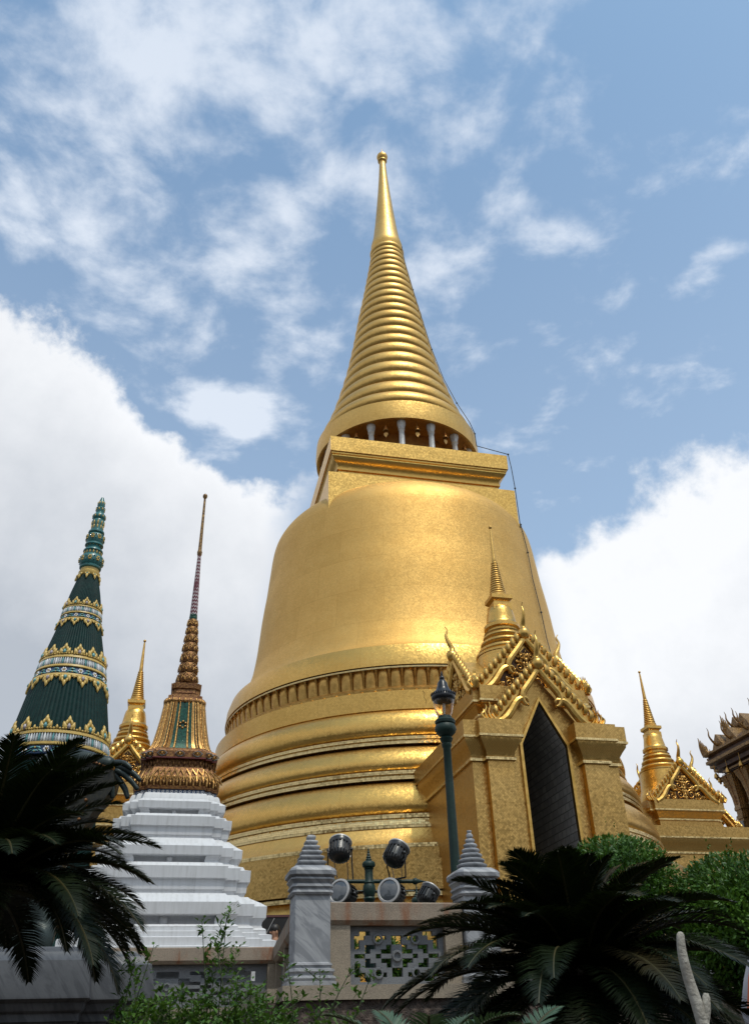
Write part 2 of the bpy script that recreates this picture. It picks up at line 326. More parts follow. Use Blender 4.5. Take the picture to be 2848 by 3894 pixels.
# ------------------------------------------------------------------ mesh builder
class MB:
    def __init__(s): s.v, s.f, s.uv, s.m = [], [], [], []
    def face(s, idx, uv=None, m=0): s.f.append(tuple(idx)); s.uv.append(uv); s.m.append(m)
    def grid(s, rows, closed=False, uvs=None, m=0, flip=False):
        b = len(s.v); n = len(rows[0])
        for r in rows: s.v += [tuple(p) for p in r]
        for i in range(len(rows) - 1):
            for j in range(n if closed else n - 1):
                k = (j + 1) % n
                q = [b + i * n + j, b + i * n + k, b + (i + 1) * n + k, b + (i + 1) * n + j]
                u = None
                if uvs:
                    u = [uvs(i, j), uvs(i, j + 1), uvs(i + 1, j + 1), uvs(i + 1, j)]
                if flip: q.reverse(); u = u[::-1] if u else None
                s.face(q, u, m)
    def lathe(s, prof, n=48, c=(0, 0), a0=0.0, a1=2 * pi, m=0, rib=None, urad=None):
        """profile [(radius, z)] listed bottom to top"""
        full = abs(a1 - a0 - 2 * pi) < 1e-6; k = n if full else n + 1
        rows, L, acc = [], [], 0.0
        for i, (r, z) in enumerate(prof):
            if i: acc += math.hypot(r - prof[i - 1][0], z - prof[i - 1][1])
            L.append(acc)
            row = []
            for j in range(k):
                a = a0 + (a1 - a0) * j / n
                rr = r + (rib(a, z, j) if rib else 0)
                row.append((c[0] + rr * cos(a), c[1] + rr * sin(a), z))
            rows.append(row)
        um = urad or max(p_[0] for p_ in prof)
        s.grid(rows, full, lambda i, j: ((a0 + (a1 - a0) * j / n) * um, L[i]), m)
    def sweep(s, plan, prof, m=0, cap=True, mode='off'):
        """plan: ccw polygon; prof: [(d, z)] bottom to top. off = mitred offset, scale = multiply"""
        n = len(plan); rows = []
        nr = []
        for i in range(n):
            p0, p1, p2 = Vector(plan[i - 1]), Vector(plan[i]), Vector(plan[(i + 1) % n])
            e1, e2 = (p1 - p0).normalized(), (p2 - p1).normalized()
            n1, n2 = Vector((e1.y, -e1.x)), Vector((e2.y, -e2.x))
            d = 1 + n1.dot(n2); nr.append((n1 + n2) / max(d, .2))
        for d, z in prof:
            if mode == 'off': rows.append([(p_[0] + q.x * d, p_[1] + q.y * d, z) for p_, q in zip(plan, nr)])
            else: rows.append([(p_[0] * d, p_[1] * d, z) for p_ in plan])
        b = len(s.v); s.grid(rows, True, None, m)
        if cap:
            s.face([b + j for j in range(n)][::-1], None, m); s.face([b + (len(rows) - 1) * n + j for j in range(n)], None, m)
    def box(s, x0, y0, z0, x1, y1, z1, m=0, T=None):
        b = len(s.v)
        P = [(x0, y0, z0), (x1, y0, z0), (x1, y1, z0), (x0, y1, z0), (x0, y0, z1), (x1, y0, z1), (x1, y1, z1), (x0, y1, z1)]
        if T: P = [T(p_) for p_ in P]
        s.v += [tuple(p_) for p_ in P]
        for q in ((3, 2, 1, 0), (4, 5, 6, 7), (0, 1, 5, 4), (1, 2, 6, 5), (2, 3, 7, 6), (3, 0, 4, 7)): s.face([b + i for i in q], None, m)
    def prism(s, poly, fn, d0, d1, m=0):
        """extrude a 2-D polygon; fn(u, v, d) gives the 3-D point"""
        b = len(s.v); n = len(poly)
        s.v += [tuple(fn(u, v, d0)) for u, v in poly] + [tuple(fn(u, v, d1)) for u, v in poly]
        s.face([b + i for i in range(n)][::-1], None, m); s.face([b + n + i for i in range(n)], None, m)
        for i in range(n):
            k = (i + 1) % n; s.face([b + i, b + k, b + n + k, b + n + i], None, m)
    def tube(s, pts, rad, n=8, m=0, cap=True, flat=None):
        pts = [Vector(p_) for p_ in pts]; rows = []
        if not isinstance(rad, (list, tuple)): rad = [rad] * len(pts)
        up = Vector((0, 0, 1))
        t0 = (pts[1] - pts[0]).normalized()
        x = t0.cross(up)
        if x.length < .05: x = t0.cross(Vector((1, 0, 0)))
        x.normalize()
        for i, p_ in enumerate(pts):
            t_ = (pts[min(i + 1, len(pts) - 1)] - pts[max(i - 1, 0)]).normalized()
            x = (x - t_ * x.dot(t_)).normalized(); y = t_.cross(x)
            rows.append([p_ + (x * cos(2 * pi * j / n) + y * sin(2 * pi * j / n) * (flat or 1)) * rad[i] for j in range(n)])
        b = len(s.v); s.grid(rows, True, None, m)
        if cap:
            s.face([b + j for j in range(n)][::-1], None, m); s.face([b + (len(rows) - 1) * n + j for j in range(n)], None, m)
    def ball(s, c, r, n=12, k=8, sx=1, sy=1, sz=1, m=0, T=None):
        rows = []
        for i in range(k + 1):
            a = -pi / 2 + pi * i / k; rr = max(cos(a), 1e-3)
            rw = [Vector((rr * cos(2 * pi * j / n) * r * sx, rr * sin(2 * pi * j / n) * r * sy, sin(a) * r * sz)) for j in range(n)]
            rows.append([(T(q) if T else q + Vector(c)) for q in rw])
        s.grid(rows, True, None, m)
    def build(s, name, mats, parent=None, smooth=40, loc=None):
        me = bpy.data.meshes.new(name)
        me.from_pydata(s.v, [], s.f)
        mats = mats if isinstance(mats, (list, tuple)) else [mats]
        for x in mats: me.materials.append(M[x])
        if len(mats) > 1: me.polygons.foreach_set('material_index', s.m)
        uvl = me.uv_layers.new(name='UVMap'); buf = []
        me.update()
        for p_, u in zip(me.polygons, s.uv):
            if u: 
                for q in u: buf += [q[0], q[1]]
            else:
                nn = p_.normal
                if abs(nn.z) > .95: ta, tb = Vector((1, 0, 0)), Vector((0, 1, 0))
                else: ta = Vector((-nn.y, nn.x, 0)).normalized(); tb = nn.cross(ta)
                for vi in p_.vertices:
                    co = me.vertices[vi].co; buf += [co.dot(ta), co.dot(tb)]
        uvl.data.foreach_set('uv', buf)
        if smooth is not None:
            me.polygons.foreach_set('use_smooth', [True] * len(me.polygons))
            me.set_sharp_from_angle(angle=R(smooth))
        ob = bpy.data.objects.new(name, me); col.objects.link(ob)
        if parent: ob.parent = parent
        if loc: ob.location = loc
        return ob
def tag(o, label=None, cat=None, group=None, kind=None):
    if label: o['label'] = label
    if cat: o['category'] = cat
    if group: o['group'] = group
    if kind: o['kind'] = kind
    return o
def thing(name, label, cat, loc=(0, 0, 0), rz=0.0, group=None):
    o = bpy.data.objects.new(name, None); o.empty_display_size = .2; col.objects.link(o)
    o.location = loc; o.rotation_euler = (0, 0, rz)
    return tag(o, label, cat, group)
def dup(o, loc=None, rz=None, label=None, parent=None):
    kids = list(o.children)
    c = o.copy(); col.objects.link(c)
    if parent: c.parent = parent
    if loc is not None: c.location = loc
    if rz is not None: c.rotation_euler = (0, 0, rz)
    if label: c['label'] = label
    for ch in kids: dup(ch, parent=c)
    return c
def smooth_curve(pts, n=6):
    out = []
    P = [Vector(p_) for p_ in pts]
    for i in range(len(P) - 1):
        p0, p1, p2, p3 = P[max(i - 1, 0)], P[i], P[i + 1], P[min(i + 2, len(P) - 1)]
        for k in range(n):
            t_ = k / n
            out.append(.5 * ((2 * p1) + (p2 - p0) * t_ + (2 * p0 - 5 * p1 + 4 * p2 - p3) * t_ ** 2 + (3 * p1 - p0 - 3 * p2 + p3) * t_ ** 3))
    out.append(P[-1]); return out
# ================================================================== THE PLACE
Z = EYE                                        # heights below were surveyed from eye level
YAW = R(13.4)
NV = Vector((sin(YAW), -cos(YAW), 0)); TV = Vector((cos(YAW), sin(YAW), 0))
AX = Vector((32 * sin(R(2.0)), 32 * cos(R(2.0)), 0))
TERR = 2.2
def frame(o, l, z=0.0, base=AX): 
    p_ = base + NV * o + TV * l; return Vector((p_.x, p_.y, z))
# ---- ground and terrace
g = MB(); g.box(-900, -900, -.5, 900, 900, 0.0); tag(g.build('ground', 'paving', smooth=None), kind='structure')
P0 = Vector((-.92, 11.16, 0)); P1 = Vector((-1.80, 16.2, 0))    # corner pillar and inner corner of the balustrade
def quadbox(a, b, w, z0, z1, side=0.0, mb=None, m=0):
    """box along a->b, width w, shifted sideways"""
    a, b = Vector(a), Vector(b); d = (b - a).normalized(); nrm = Vector((-d.y, d.x, 0))
    L = (b - a).length
    def T(p_): return a + d * p_[0] + nrm * (p_[1] + side) + Vector((0, 0, p_[2]))
    mb.box(0, -w / 2, z0, L, w / 2, z1, m, T)
tm = MB()
tp = [P0 - NV * .25 + TV * -.25, P0 - NV * .25 + TV * 60, P0 - NV * 70 + TV * 60, P0 - NV * 70 - TV * 60, P1 - TV * 60, P1 - TV * .25]
tm.prism([(p_.x, p_.y) for p_ in tp], lambda u, v, d: (u, v, d), .02, TERR - .004)
tag(tm.build('terrace', 'paving', smooth=None), kind='structure')

# ------------------------------------------------------------------ great golden chedi
CH = thing('golden_chedi', 'huge golden bell-shaped chedi with a ringed spire rising behind the balustrade', 'chedi', (AX.x, AX.y, TERR), 0)
def part(mb, name, mat, parent=CH, base=AX, zb=TERR, smooth=40):
    off = Vector((base.x, base.y, zb))
    mb.v = [(v[0] - off.x, v[1] - off.y, v[2] - off.z) for v in mb.v]
    return mb.build(name, mat, parent, smooth)
def rel(p_): return [(r, z + Z) for r, z in p_]
c0 = (AX.x, AX.y)
A0 = -pi / 2 + YAW
def lat(prof, name, mat, n=160, parent=CH, smooth=40, **k):
    mb = MB(); mb.lathe(rel(prof), n, c0, **k); return part(mb, name, mat, parent, smooth=smooth)
lat([(10.6, .55), (10.6, 1.25), (10.35, 1.32), (10.3, 1.9), (9.75, 2.3), (9.35, 2.75), (9.15, 3.05), (9.08, 3.16)], 'base_moulding', 'gold_tile')
lat([(9.02, 3.16), (9.16, 3.165), (9.16, 3.27), (9.02, 3.275)], 'base_fillet', 'gold_lip')
lat([(9.05, 3.3), (9.27, 3.30), (9.27, 4.02), (9.12, 4.025), (9.12, 4.32), (8.95, 4.325)], 'tiled_drum', 'gold_porch')
lat([(8.9, 4.34), (9.03, 4.345), (9.03, 4.44), (8.86, 4.46)], 'base_fillet', 'gold_lip')
lat([(8.9, 4.45), (8.74, 4.56), (8.6, 4.72), (8.5, 4.93)], 'sloping_moulding', 'gold_spire')
lat([(8.46, 4.93), (8.52, 4.935), (8.52, 5.02), (8.42, 5.03), (8.38, 5.2)], 'base_fillet', 'gold_lip')
def torus(r0, r1, z0, z1, bulge, name='ring_moulding'):
    n = 24; pr = []
    for i in range(n + 1):
        t_ = i / n; c = 1 - 2 * t_ * .985 - .008
        pr.append((r0 + (r1 - r0) * t_ + bulge * (1 - abs(c - .10 * (1 - c * c)) ** 2.3) ** .52, z0 + (z1 - z0) * t_))
    return lat(pr, name, 'gold_tile', smooth=60)
lat([(8.24, 5.2), (8.42, 5.205), (8.42, 5.31), (8.2, 5.32)], 'base_fillet', 'gold_lip')
torus(8.06, 7.72, 5.31, 6.33, .42)
lat([(7.8, 6.335), (8.00, 6.34), (8.00, 6.43), (7.88, 6.44), (7.88, 6.49), (7.98, 6.495), (7.98, 6.59), (7.8, 6.6)], 'base_fillet', 'gold_lip')
torus(7.70, 7.36, 6.59, 7.44, .38)
lat([(7.4, 7.445), (7.64, 7.45), (7.64, 7.53), (7.53, 7.54), (7.53, 7.59), (7.60, 7.595), (7.60, 7.68), (7.4, 7.69)], 'base_fillet', 'gold_lip')
torus(7.34, 7.16, 7.68, 8.60, .36)
lat([(7.28, 8.58), (7.32, 8.6), (7.30, 9.20), (7.05, 9.24)], 'plain_drum', 'gold_tile')
# lotus-petal course
lat([(7.0, 9.18), (7.12, 9.22), (7.14, 9.34), (7.02, 9.44), (6.78, 9.5), (6.72, 9.6), (6.66, 10.1)], 'petal_cushion', 'gold_dull')
pm = MB()
NP = 106
for k in range(NP):
    a = 2 * pi * k / NP
    ca, sa = cos(a), sin(a); wd = 2 * pi * 6.8 / NP
    rows = []
    for i in range(7):
        v = i / 6; z = 9.50 + .58 * v; hw = wd * .485 * (1 - max(0, v - .78) ** 2 * 3.6)
        row = []
        for j in range(6):
            u = -1 + 2 * j / 5
            rr = 6.74 + .11 * math.sqrt(max(0, 1 - u * u * .95)) * (1 - .55 * max(0, v - .7) / .3) + .08 * v
            row.append((AX.x + ca * rr - sa * u * hw, AX.y + sa * rr + ca * u * hw, z + Z))
        rows.append(row)
    pm.grid(rows)
    a2 = a + pi / NP; c2, s2 = cos(a2), sin(a2)
    pm.tube([(AX.x + c2 * r_, AX.y + s2 * r_, z + Z) for r_, z in ((6.80, 9.52), (6.86, 9.8), (6.94, 10.06))], [.022, .026, .05], 5)
    # little pointed tips along the cushion
    pm.ball((AX.x + c2 * 7.12, AX.y + s2 * 7.12, 9.27 + Z), .07, 6, 4, 1, 1, .55)
part(pm, 'lotus_petals', 'gold_dull', smooth=60)
lat([(6.7, 10.06), (6.98, 10.07), (6.98, 10.12), (6.88, 10.14)], 'base_fillet', 'gold_lip')
lat([(6.86, 10.13), (7.02, 10.15), (6.98, 10.55), (6.86, 10.9), (6.66, 10.95), (6.6, 10.97)], 'bell_rim', 'gold_tile')
bell = [(6.66, 10.95), (6.50, 11.10), (6.35, 11.36), (6.22, 11.75), (6.12, 12.1), (6.05, 12.5), (5.98, 13), (5.92, 13.6), (5.86, 14.3), (5.78, 15), (5.70, 15.6), (5.64, 16.2), (5.58, 16.8), (5.54, 17.2), (5.48, 17.6), (5.38, 17.92), (5.18, 18.25), (4.88, 18.55), (4.48, 18.82), (4.0, 19.02), (3.2, 19.2), (0.1, 19.3)]
bs = [(v.x, v.y) for v in smooth_curve([(r, z, 0) for r, z in bell], 4)]
lat(bs, 'bell', 'gold_bell', smooth=70)
# square throne
sq = [frame(*q) for q in ((1, -1), (1, 1), (-1, 1), (-1, -1))]
def sqplan(w): return [(frame(a * w, b * w).x, frame(a * w, b * w).y) for a, b in ((-1, -1), (1, -1), (1, 1), (-1, 1))][::1]
def ccw(pl): return pl if sum(pl[i - 1][0] * pl[i][1] - pl[i][0] * pl[i - 1][1] for i in range(len(pl))) > 0 else pl[::-1]
qb = MB(); qb.sweep(ccw(sqplan(3.885)), [(0, 16.4 + Z), (0, 19.28 + Z), (-.1, 19.34 + Z)]); part(qb, 'throne_body', 'gold_tile', smooth=30)
qb = MB(); qb.sweep(ccw(sqplan(3.4)), [(.12, 19.3 + Z), (.02, 19.42 + Z), (0, 19.72 + Z), (.06, 19.73 + Z), (.07, 19.82 + Z), (.02, 19.85 + Z), (.05, 19.98 + Z), (.14, 20.08 + Z), (.24, 20.14 + Z), (.30, 20.24 + Z), (.29, 20.3 + Z), (.33, 20.33 + Z), (.33, 20.41 + Z), (.38, 20.42 + Z), (.39, 21.12 + Z), (.3, 21.15 + Z)])
part(qb, 'throne_cornice', 'gold_tile', smooth=30)
lat([(2.55, 21.1), (2.55, 22.75)], 'colonnade_core', 'soffit_red_gold')
colp = [(.17, 21.14), (.17, 21.22), (.125, 21.28), (.115, 21.9), (.11, 22.2), (.15, 22.26), (.13, 22.32), (.19, 22.52), (.19, 22.66)]
ang = [R(2.4 + 22.5 * k) for k in range(16)]
for k in range(16):
    a = ang[k] - pi / 2
    mb = MB(); mb.lathe(rel(colp), 12, (AX.x + 3.36 * cos(a), AX.y + 3.36 * sin(a)), rib=lambda a_, z, j: .010 * (j % 2))
    part(mb, 'column', 'column_marble')
lat([(2.5, 22.70), (3.60, 22.66)], 'soffit', 'soffit_red_gold')
lat([(3.60, 22.655), (3.72, 22.64), (3.76, 23.0), (3.73, 23.58), (3.62, 23.62), (3.5, 23.75)], 'round_drum', 'gold_spire')
rz_ = [24.14, 25.07, 25.9, 26.69, 27.48, 28.24, 28.93, 29.59, 30.26, 30.87, 31.49, 32.08, 32.68, 33.25, 33.83, 34.39, 34.93, 35.45, 35.95, 36.4, 36.79]
def rad(z):
    T_ = [(23.6, 3.60), (24.14, 3.42), (25, 3.08), (26, 2.78), (27, 2.52), (28, 2.28), (30, 1.92), (32, 1.62), (34, 1.28), (36, .98), (37, .86), (38, .76), (39.5, .60), (41, .47), (42.5, .35), (44, .25), (45.3, .20)]
    for (z0, r0), (z1, r1) in zip(T_, T_[1:]):
        if z0 <= z <= z1: return r0 + (r1 - r0) * (z - z0) / (z1 - z0)
    return T_[0][1] if z < T_[0][0] else T_[-1][1]
pr = []
for i, z in enumerate(rz_):
    zn = rz_[i + 1] if i + 1 < len(rz_) else 37.1
    zp = rz_[i - 1] if i else 23.45
    lo, hi_ = (z + zp) / 2, (z + zn) / 2; amp = (hi_ - lo) * .19
    for q in range(9):
        t_ = q / 8; zz_ = lo + (hi_ - lo) * t_
        pr.append((rad(zz_) - amp * 1.0 + amp * 1.5 * sin(pi * t_) ** .55, zz_ if q else zz_ + .01))
lat(pr, 'ringed_spire', 'gold_spire', smooth=50)
lat([(.80, 36.9), (.93, 37.0), (.94, 37.15), (.80, 37.32), (.84, 37.5), (.87, 37.66), (.82, 37.9), (.72, 38.4), (.60, 39.5), (.47, 41), (.35, 42.5), (.25, 44), (.20, 45.0), (.185, 45.35), (.27, 45.42), (.27, 45.5), (.2, 45.53)], 'smooth_spire', 'gold_spire', 48, smooth=50)
mb = MB(); mb.ball((AX.x, AX.y, 45.83 + Z), .33, 24, 14, 1, 1, 1.02); mb.tube([(AX.x, AX.y, 46.1 + Z), (AX.x, AX.y, 46.7 + Z)], [.035, .01], 6)
part(mb, 'finial_ball', 'gold_spire', smooth=60)
# old drain hole and hairline cracks in the tiling
mb = MB()
mb.tube([(AX.x + r_ * sin(R(a)), AX.y - r_ * cos(R(a)), z + Z) for r_, a, z in [(7.315, 1.4, 9.16), (7.325, 1.9, 9.05), (7.32, 1.6, 8.95), (7.325, 2.1, 8.84), (7.325, 1.9, 8.66)]], .004, 4)
part(mb, 'tile_crack', 'dark_void')
mb = MB(); mb.ball((AX.x + 7.31 * sin(R(4.5)), AX.y - 7.31 * cos(R(4.5)), 8.68 + Z), .045, 8, 6); part(mb, 'drain_hole', 'dark_void')
# small bells hanging below the round drum
bellm = None
for k in list(range(-4, 4)):
    a = ang[0] + R(22.5 * k + 11.25) - pi / 2
    p_ = Vector((AX.x + 3.45 * cos(a), AX.y + 3.45 * sin(a), 22.05 + Z))
    if bellm is None:
        w = thing('wind_bell', 'small gilt wind bell hanging under the round gold drum between grey columns', 'bell', p_, a, 'wind bells hanging round the colonnade of the great chedi')
        mb = MB(); mb.lathe([(.11, .12), (.12, .14), (.085, .22), (.06, .34), (.03, .40), (.0, .42)], 12); mb.build('bell_cup', 'bead_gold', w)
        mb = MB(); mb.tube([(0, 0, .40), (0, 0, .62)], .012, 5); mb.build('hanging_rod', 'bead_gold', w)
        mb = MB(); mb.prism([(0, -.22), (.09, -.08), (.08, .02), (0, .05), (-.08, .02), (-.09, -.08)], lambda u, v, d: (d, u, v), -.01, .01)
        mb.tube([(0, 0, .04), (0, 0, .3)], .008, 4); mb.build('leaf_clapper', 'bead_gold', w)
        bellm = w
    else: dup(bellm, p_, a)
# lightning cable down the right-hand side
mb = MB()
cp = []
def polar(azd, r, z):       # point on a circle of radius r round the axis, on the near side, at compass bearing azd
    h = Vector((sin(R(azd)), cos(R(azd)), 0)); b = h.dot(AX); q = AX.length_squared - r * r
    t_ = b - math.sqrt(max(b * b - q, 0)); return Vector((h.x * t_, h.y * t_, z + Z))
def side(r, z, dg): a = R(dg) - pi / 2; return Vector((AX.x + r * cos(a), AX.y + r * sin(a), z + Z))
cp += [side(.93, 37.2, 62), side(1.05, 36, 62), side(1.42, 33.6, 62), side(1.82, 31.2, 62), side(2.2, 29, 62), side(2.7, 26.8, 62), side(3.2, 25.2, 63), side(3.7, 23.9, 64), side(3.84, 23.3, 66), side(3.84, 22.66, 67)]
cp += [frame(3.84, 3.84, 21.16 + Z), frame(3.88, 3.88, 20.5 + Z), frame(3.89, 3.92, 19.4 + Z), frame(3.90, 3.92, 17.5 + Z)]
cp += [polar(11.38, 5.50, 17.72), polar(11.50, 5.60, 17.0), polar(11.62, 5.68, 16.3), polar(11.71, 5.84, 14.95), polar(11.97, 5.99, 13.5), polar(12.1, 6.15, 12.3), polar(12.25, 6.37, 11.5)]
for a, b in zip(cp, cp[1:]): mb.tube([a, b], .018, 5)
for p_ in cp[::2]: mb.ball(p_, .045, 6, 4)
off = cp[-1]; mb.v = [(v[0] - off.x, v[1] - off.y, v[2] - off.z) for v in mb.v]
tag(mb.build('lightning_cable', 'cable', loc=off), 'thin dark lightning cable running down the right edge of the great golden chedi', 'cable')

# ------------------------------------------------------------------ golden porches (front one, and the left and right ones of the same design)
PO = 10.25                                     # distance of a porch's centre from the chedi axis
def porch_xyz(o, l, z): return (o - PO, l, z + Z - TERR)     # local frame: x out from the chedi, y sideways
FP = thing('entrance_porch', 'nearest golden porch with a tall dark pointed doorway beside the green lamp post', 'porch', tuple(frame(PO, 0, TERR)), YAW - pi / 2)
ZB = TERR - Z
def pp(mb, name, mat, parent=FP, smooth=30): return mb.build(name, mat, parent, smooth)
DW = .57
# body: outline in (l, z) with the door cut out, pushed back towards the chedi
body = [(-1.85, ZB), (-DW, ZB), (-DW, 6.05), (0, 7.14), (DW, 6.05), (DW, ZB), (1.85, ZB), (1.85, 6.45), (1.1, 6.45), (.95, 6.62), (0, 7.80), (-.95, 6.62), (-1.1, 6.45), (-1.85, 6.45)]
mb = MB(); mb.prism(body, lambda u, v, d: porch_xyz(d, u, v), 11.72, 12.03)
body2 = [(-1.85, ZB), (-DW, ZB), (-DW, 6.05), (0, 7.14), (DW, 6.05), (DW, ZB), (1.85, ZB), (1.85, 6.45), (1.15, 6.5), (1.15, 7.35), (-1.15, 7.35), (-1.15, 6.5), (-1.85, 6.45)]
mb.prism(body2, lambda u, v, d: porch_xyz(d, u, v), 6.2, 11.72)
pp(mb, 'wall', 'gold_porch')
# door reveal lining and frame
mb = MB()
din = [(-DW, ZB), (-DW, 6.05), (0, 7.14), (DW, 6.05), (DW, ZB)]
s_ = .985
rows = [[porch_xyz(o, u * s_, (v - ZB) * .998 + ZB) for u, v in din] for o in (8.2, 9.2, 10.2, 11.2, 12.0)]
mb.grid(rows, False, lambda i, j: (i * 1.0, [0, 3.6, 4.9, 6.2, 9.8][j]) if False else (([0, 3.85, 5.05, 6.25, 10.1][j]), [8.2, 9.2, 10.2, 11.2, 12.0][i]), flip=True)
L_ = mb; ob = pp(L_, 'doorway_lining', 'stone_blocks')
uvd = ob.data.uv_layers[0].data
for lp in uvd: lp.uv = (lp.uv[1], lp.uv[0])
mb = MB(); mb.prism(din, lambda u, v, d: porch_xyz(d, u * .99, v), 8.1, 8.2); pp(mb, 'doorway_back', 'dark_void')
mb = MB()
fo = [(-DW - .07, ZB), (-DW - .07, 6.08), (0, 7.25), (DW + .07, 6.08), (DW + .07, ZB)]
for i in range(4):
    a, b = din[i], din[i + 1]; c, d_ = fo[i], fo[i + 1]
    mb.prism([a, b, d_, c], lambda u, v, d: porch_xyz(d, u, v), 12.031, 12.10)
pp(mb, 'door_frame', 'gold_plain')
# corner piers with their cornice (a cornice runs round each pier and back along the side wall)
CORN = [(.0, 5.60), (.05, 5.605), (.055, 5.67), (.03, 5.69), (.05, 5.80), (.12, 5.92), (.19, 6.02), (.20, 6.10), (.235, 6.115), (.235, 6.15), (.22, 6.16), (.225, 6.52), (.16, 6.535)]
for sgn in (-1, 1):
    plan = [(6.3, -1.855), (12.04, -1.855), (12.04, -1.52), (12.21, -1.52), (12.21, -.90), (11.8, -.90), (11.8, -1.2), (6.3, -1.2)]
    pl2 = [(12.035, -1.52), (12.2, -1.52), (12.2, -.90), (12.035, -.90)]
    f = lambda pl: ccw([(o - PO, l * -sgn if sgn > 0 else l) for o, l in pl])
    mb = MB(); mb.sweep(f(pl2), [(0, ZB + Z - TERR), (0, 5.62 + Z - TERR)]); pp(mb, 'pilaster', 'gold_porch')
    mb = MB(); mb.sweep(f(plan), [(d, z + Z - TERR) for d, z in CORN]); pp(mb, 'cornice', 'gold_porch')
    mb = MB()
    for za, zb2, d in ((5.60, 5.665, .062), (6.10, 6.155, .242)): mb.sweep(f(plan), [(d - .03, za + Z - TERR), (d, za + .002 + Z - TERR), (d, zb2 + Z - TERR), (d - .03, zb2 + .003 + Z - TERR)])
    pp(mb, 'cornice_fillet', 'gold_lip')
    mb = MB(); 
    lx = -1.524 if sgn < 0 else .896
    mb.box(12.04 - PO, lx, 0, 12.195 - PO, lx + .003, 5.58 + Z - TERR); pp(mb, 'pilaster_painted_glow', 'gold_painted_glow')  # thin strip on the left-facing side, reflected warm light painted as orange
# upper storey: a cross-shaped attic
def cross(a, b): return [(-b, -a), (-a, -a), (-a, -b), (a, -b), (a, -a), (b, -a), (b, a), (a, a), (a, b), (-a, b), (-a, a), (-b, a)]
mb = MB(); zc = Z - TERR
mb.sweep(ccw(cross(1.22, 1.36)), [(d, z + zc) for d, z in ((.135, 7.15), (.15, 7.16), (.16, 7.2), (.20, 7.21), (.20, 7.24), (.19, 7.25), (.195, 7.60), (.12, 7.62))])
for f in (-1, 1):       # walls under the attic cornice stop either side of the passage
    pl = [(-1.22, .62), (1.36, .62), (1.36, 1.22), (1.22, 1.22), (1.22, 1.36), (-1.22, 1.36)]
    mb.sweep(ccw([(x, y * f) for x, y in pl]), [(d, z + zc) for d, z in ((0, 6.3), (0, 6.88), (.05, 6.885), (.05, 6.93), (.03, 6.95), (.08, 7.06), (.13, 7.149))])
pp(mb, 'attic', 'gold_porch')
mb = MB()
for f in (-1, 1):
    pl = ccw([(x, y * f) for x, y in pl[:0] or [(-1.22, .70), (1.36, .70), (1.36, 1.22), (1.22, 1.22), (1.22, 1.36), (-1.22, 1.36)]])
    mb.sweep(pl, [(d, z + zc) for d, z in ((.04, 6.87), (.06, 6.872), (.06, 6.925), (.04, 6.93))])
mb.sweep(ccw(cross(1.22, 1.36)), [(d, z + zc) for d, z in ((.18, 7.19), (.212, 7.192), (.212, 7.245), (.18, 7.25))])
pp(mb, 'attic_fillet', 'gold_lip')
def spiral(cx, cz, r, turns, dr, y, k=22, w=.03, f=1):
    return [(cx + f * (r - (r - dr) * i / k) * cos(2 * pi * turns * i / k + 1.2), y + .02 * sin(3 * i / k), cz + (r - (r - dr) * i / k) * sin(2 * pi * turns * i / k + 1.2)) for i in range(k + 1)]
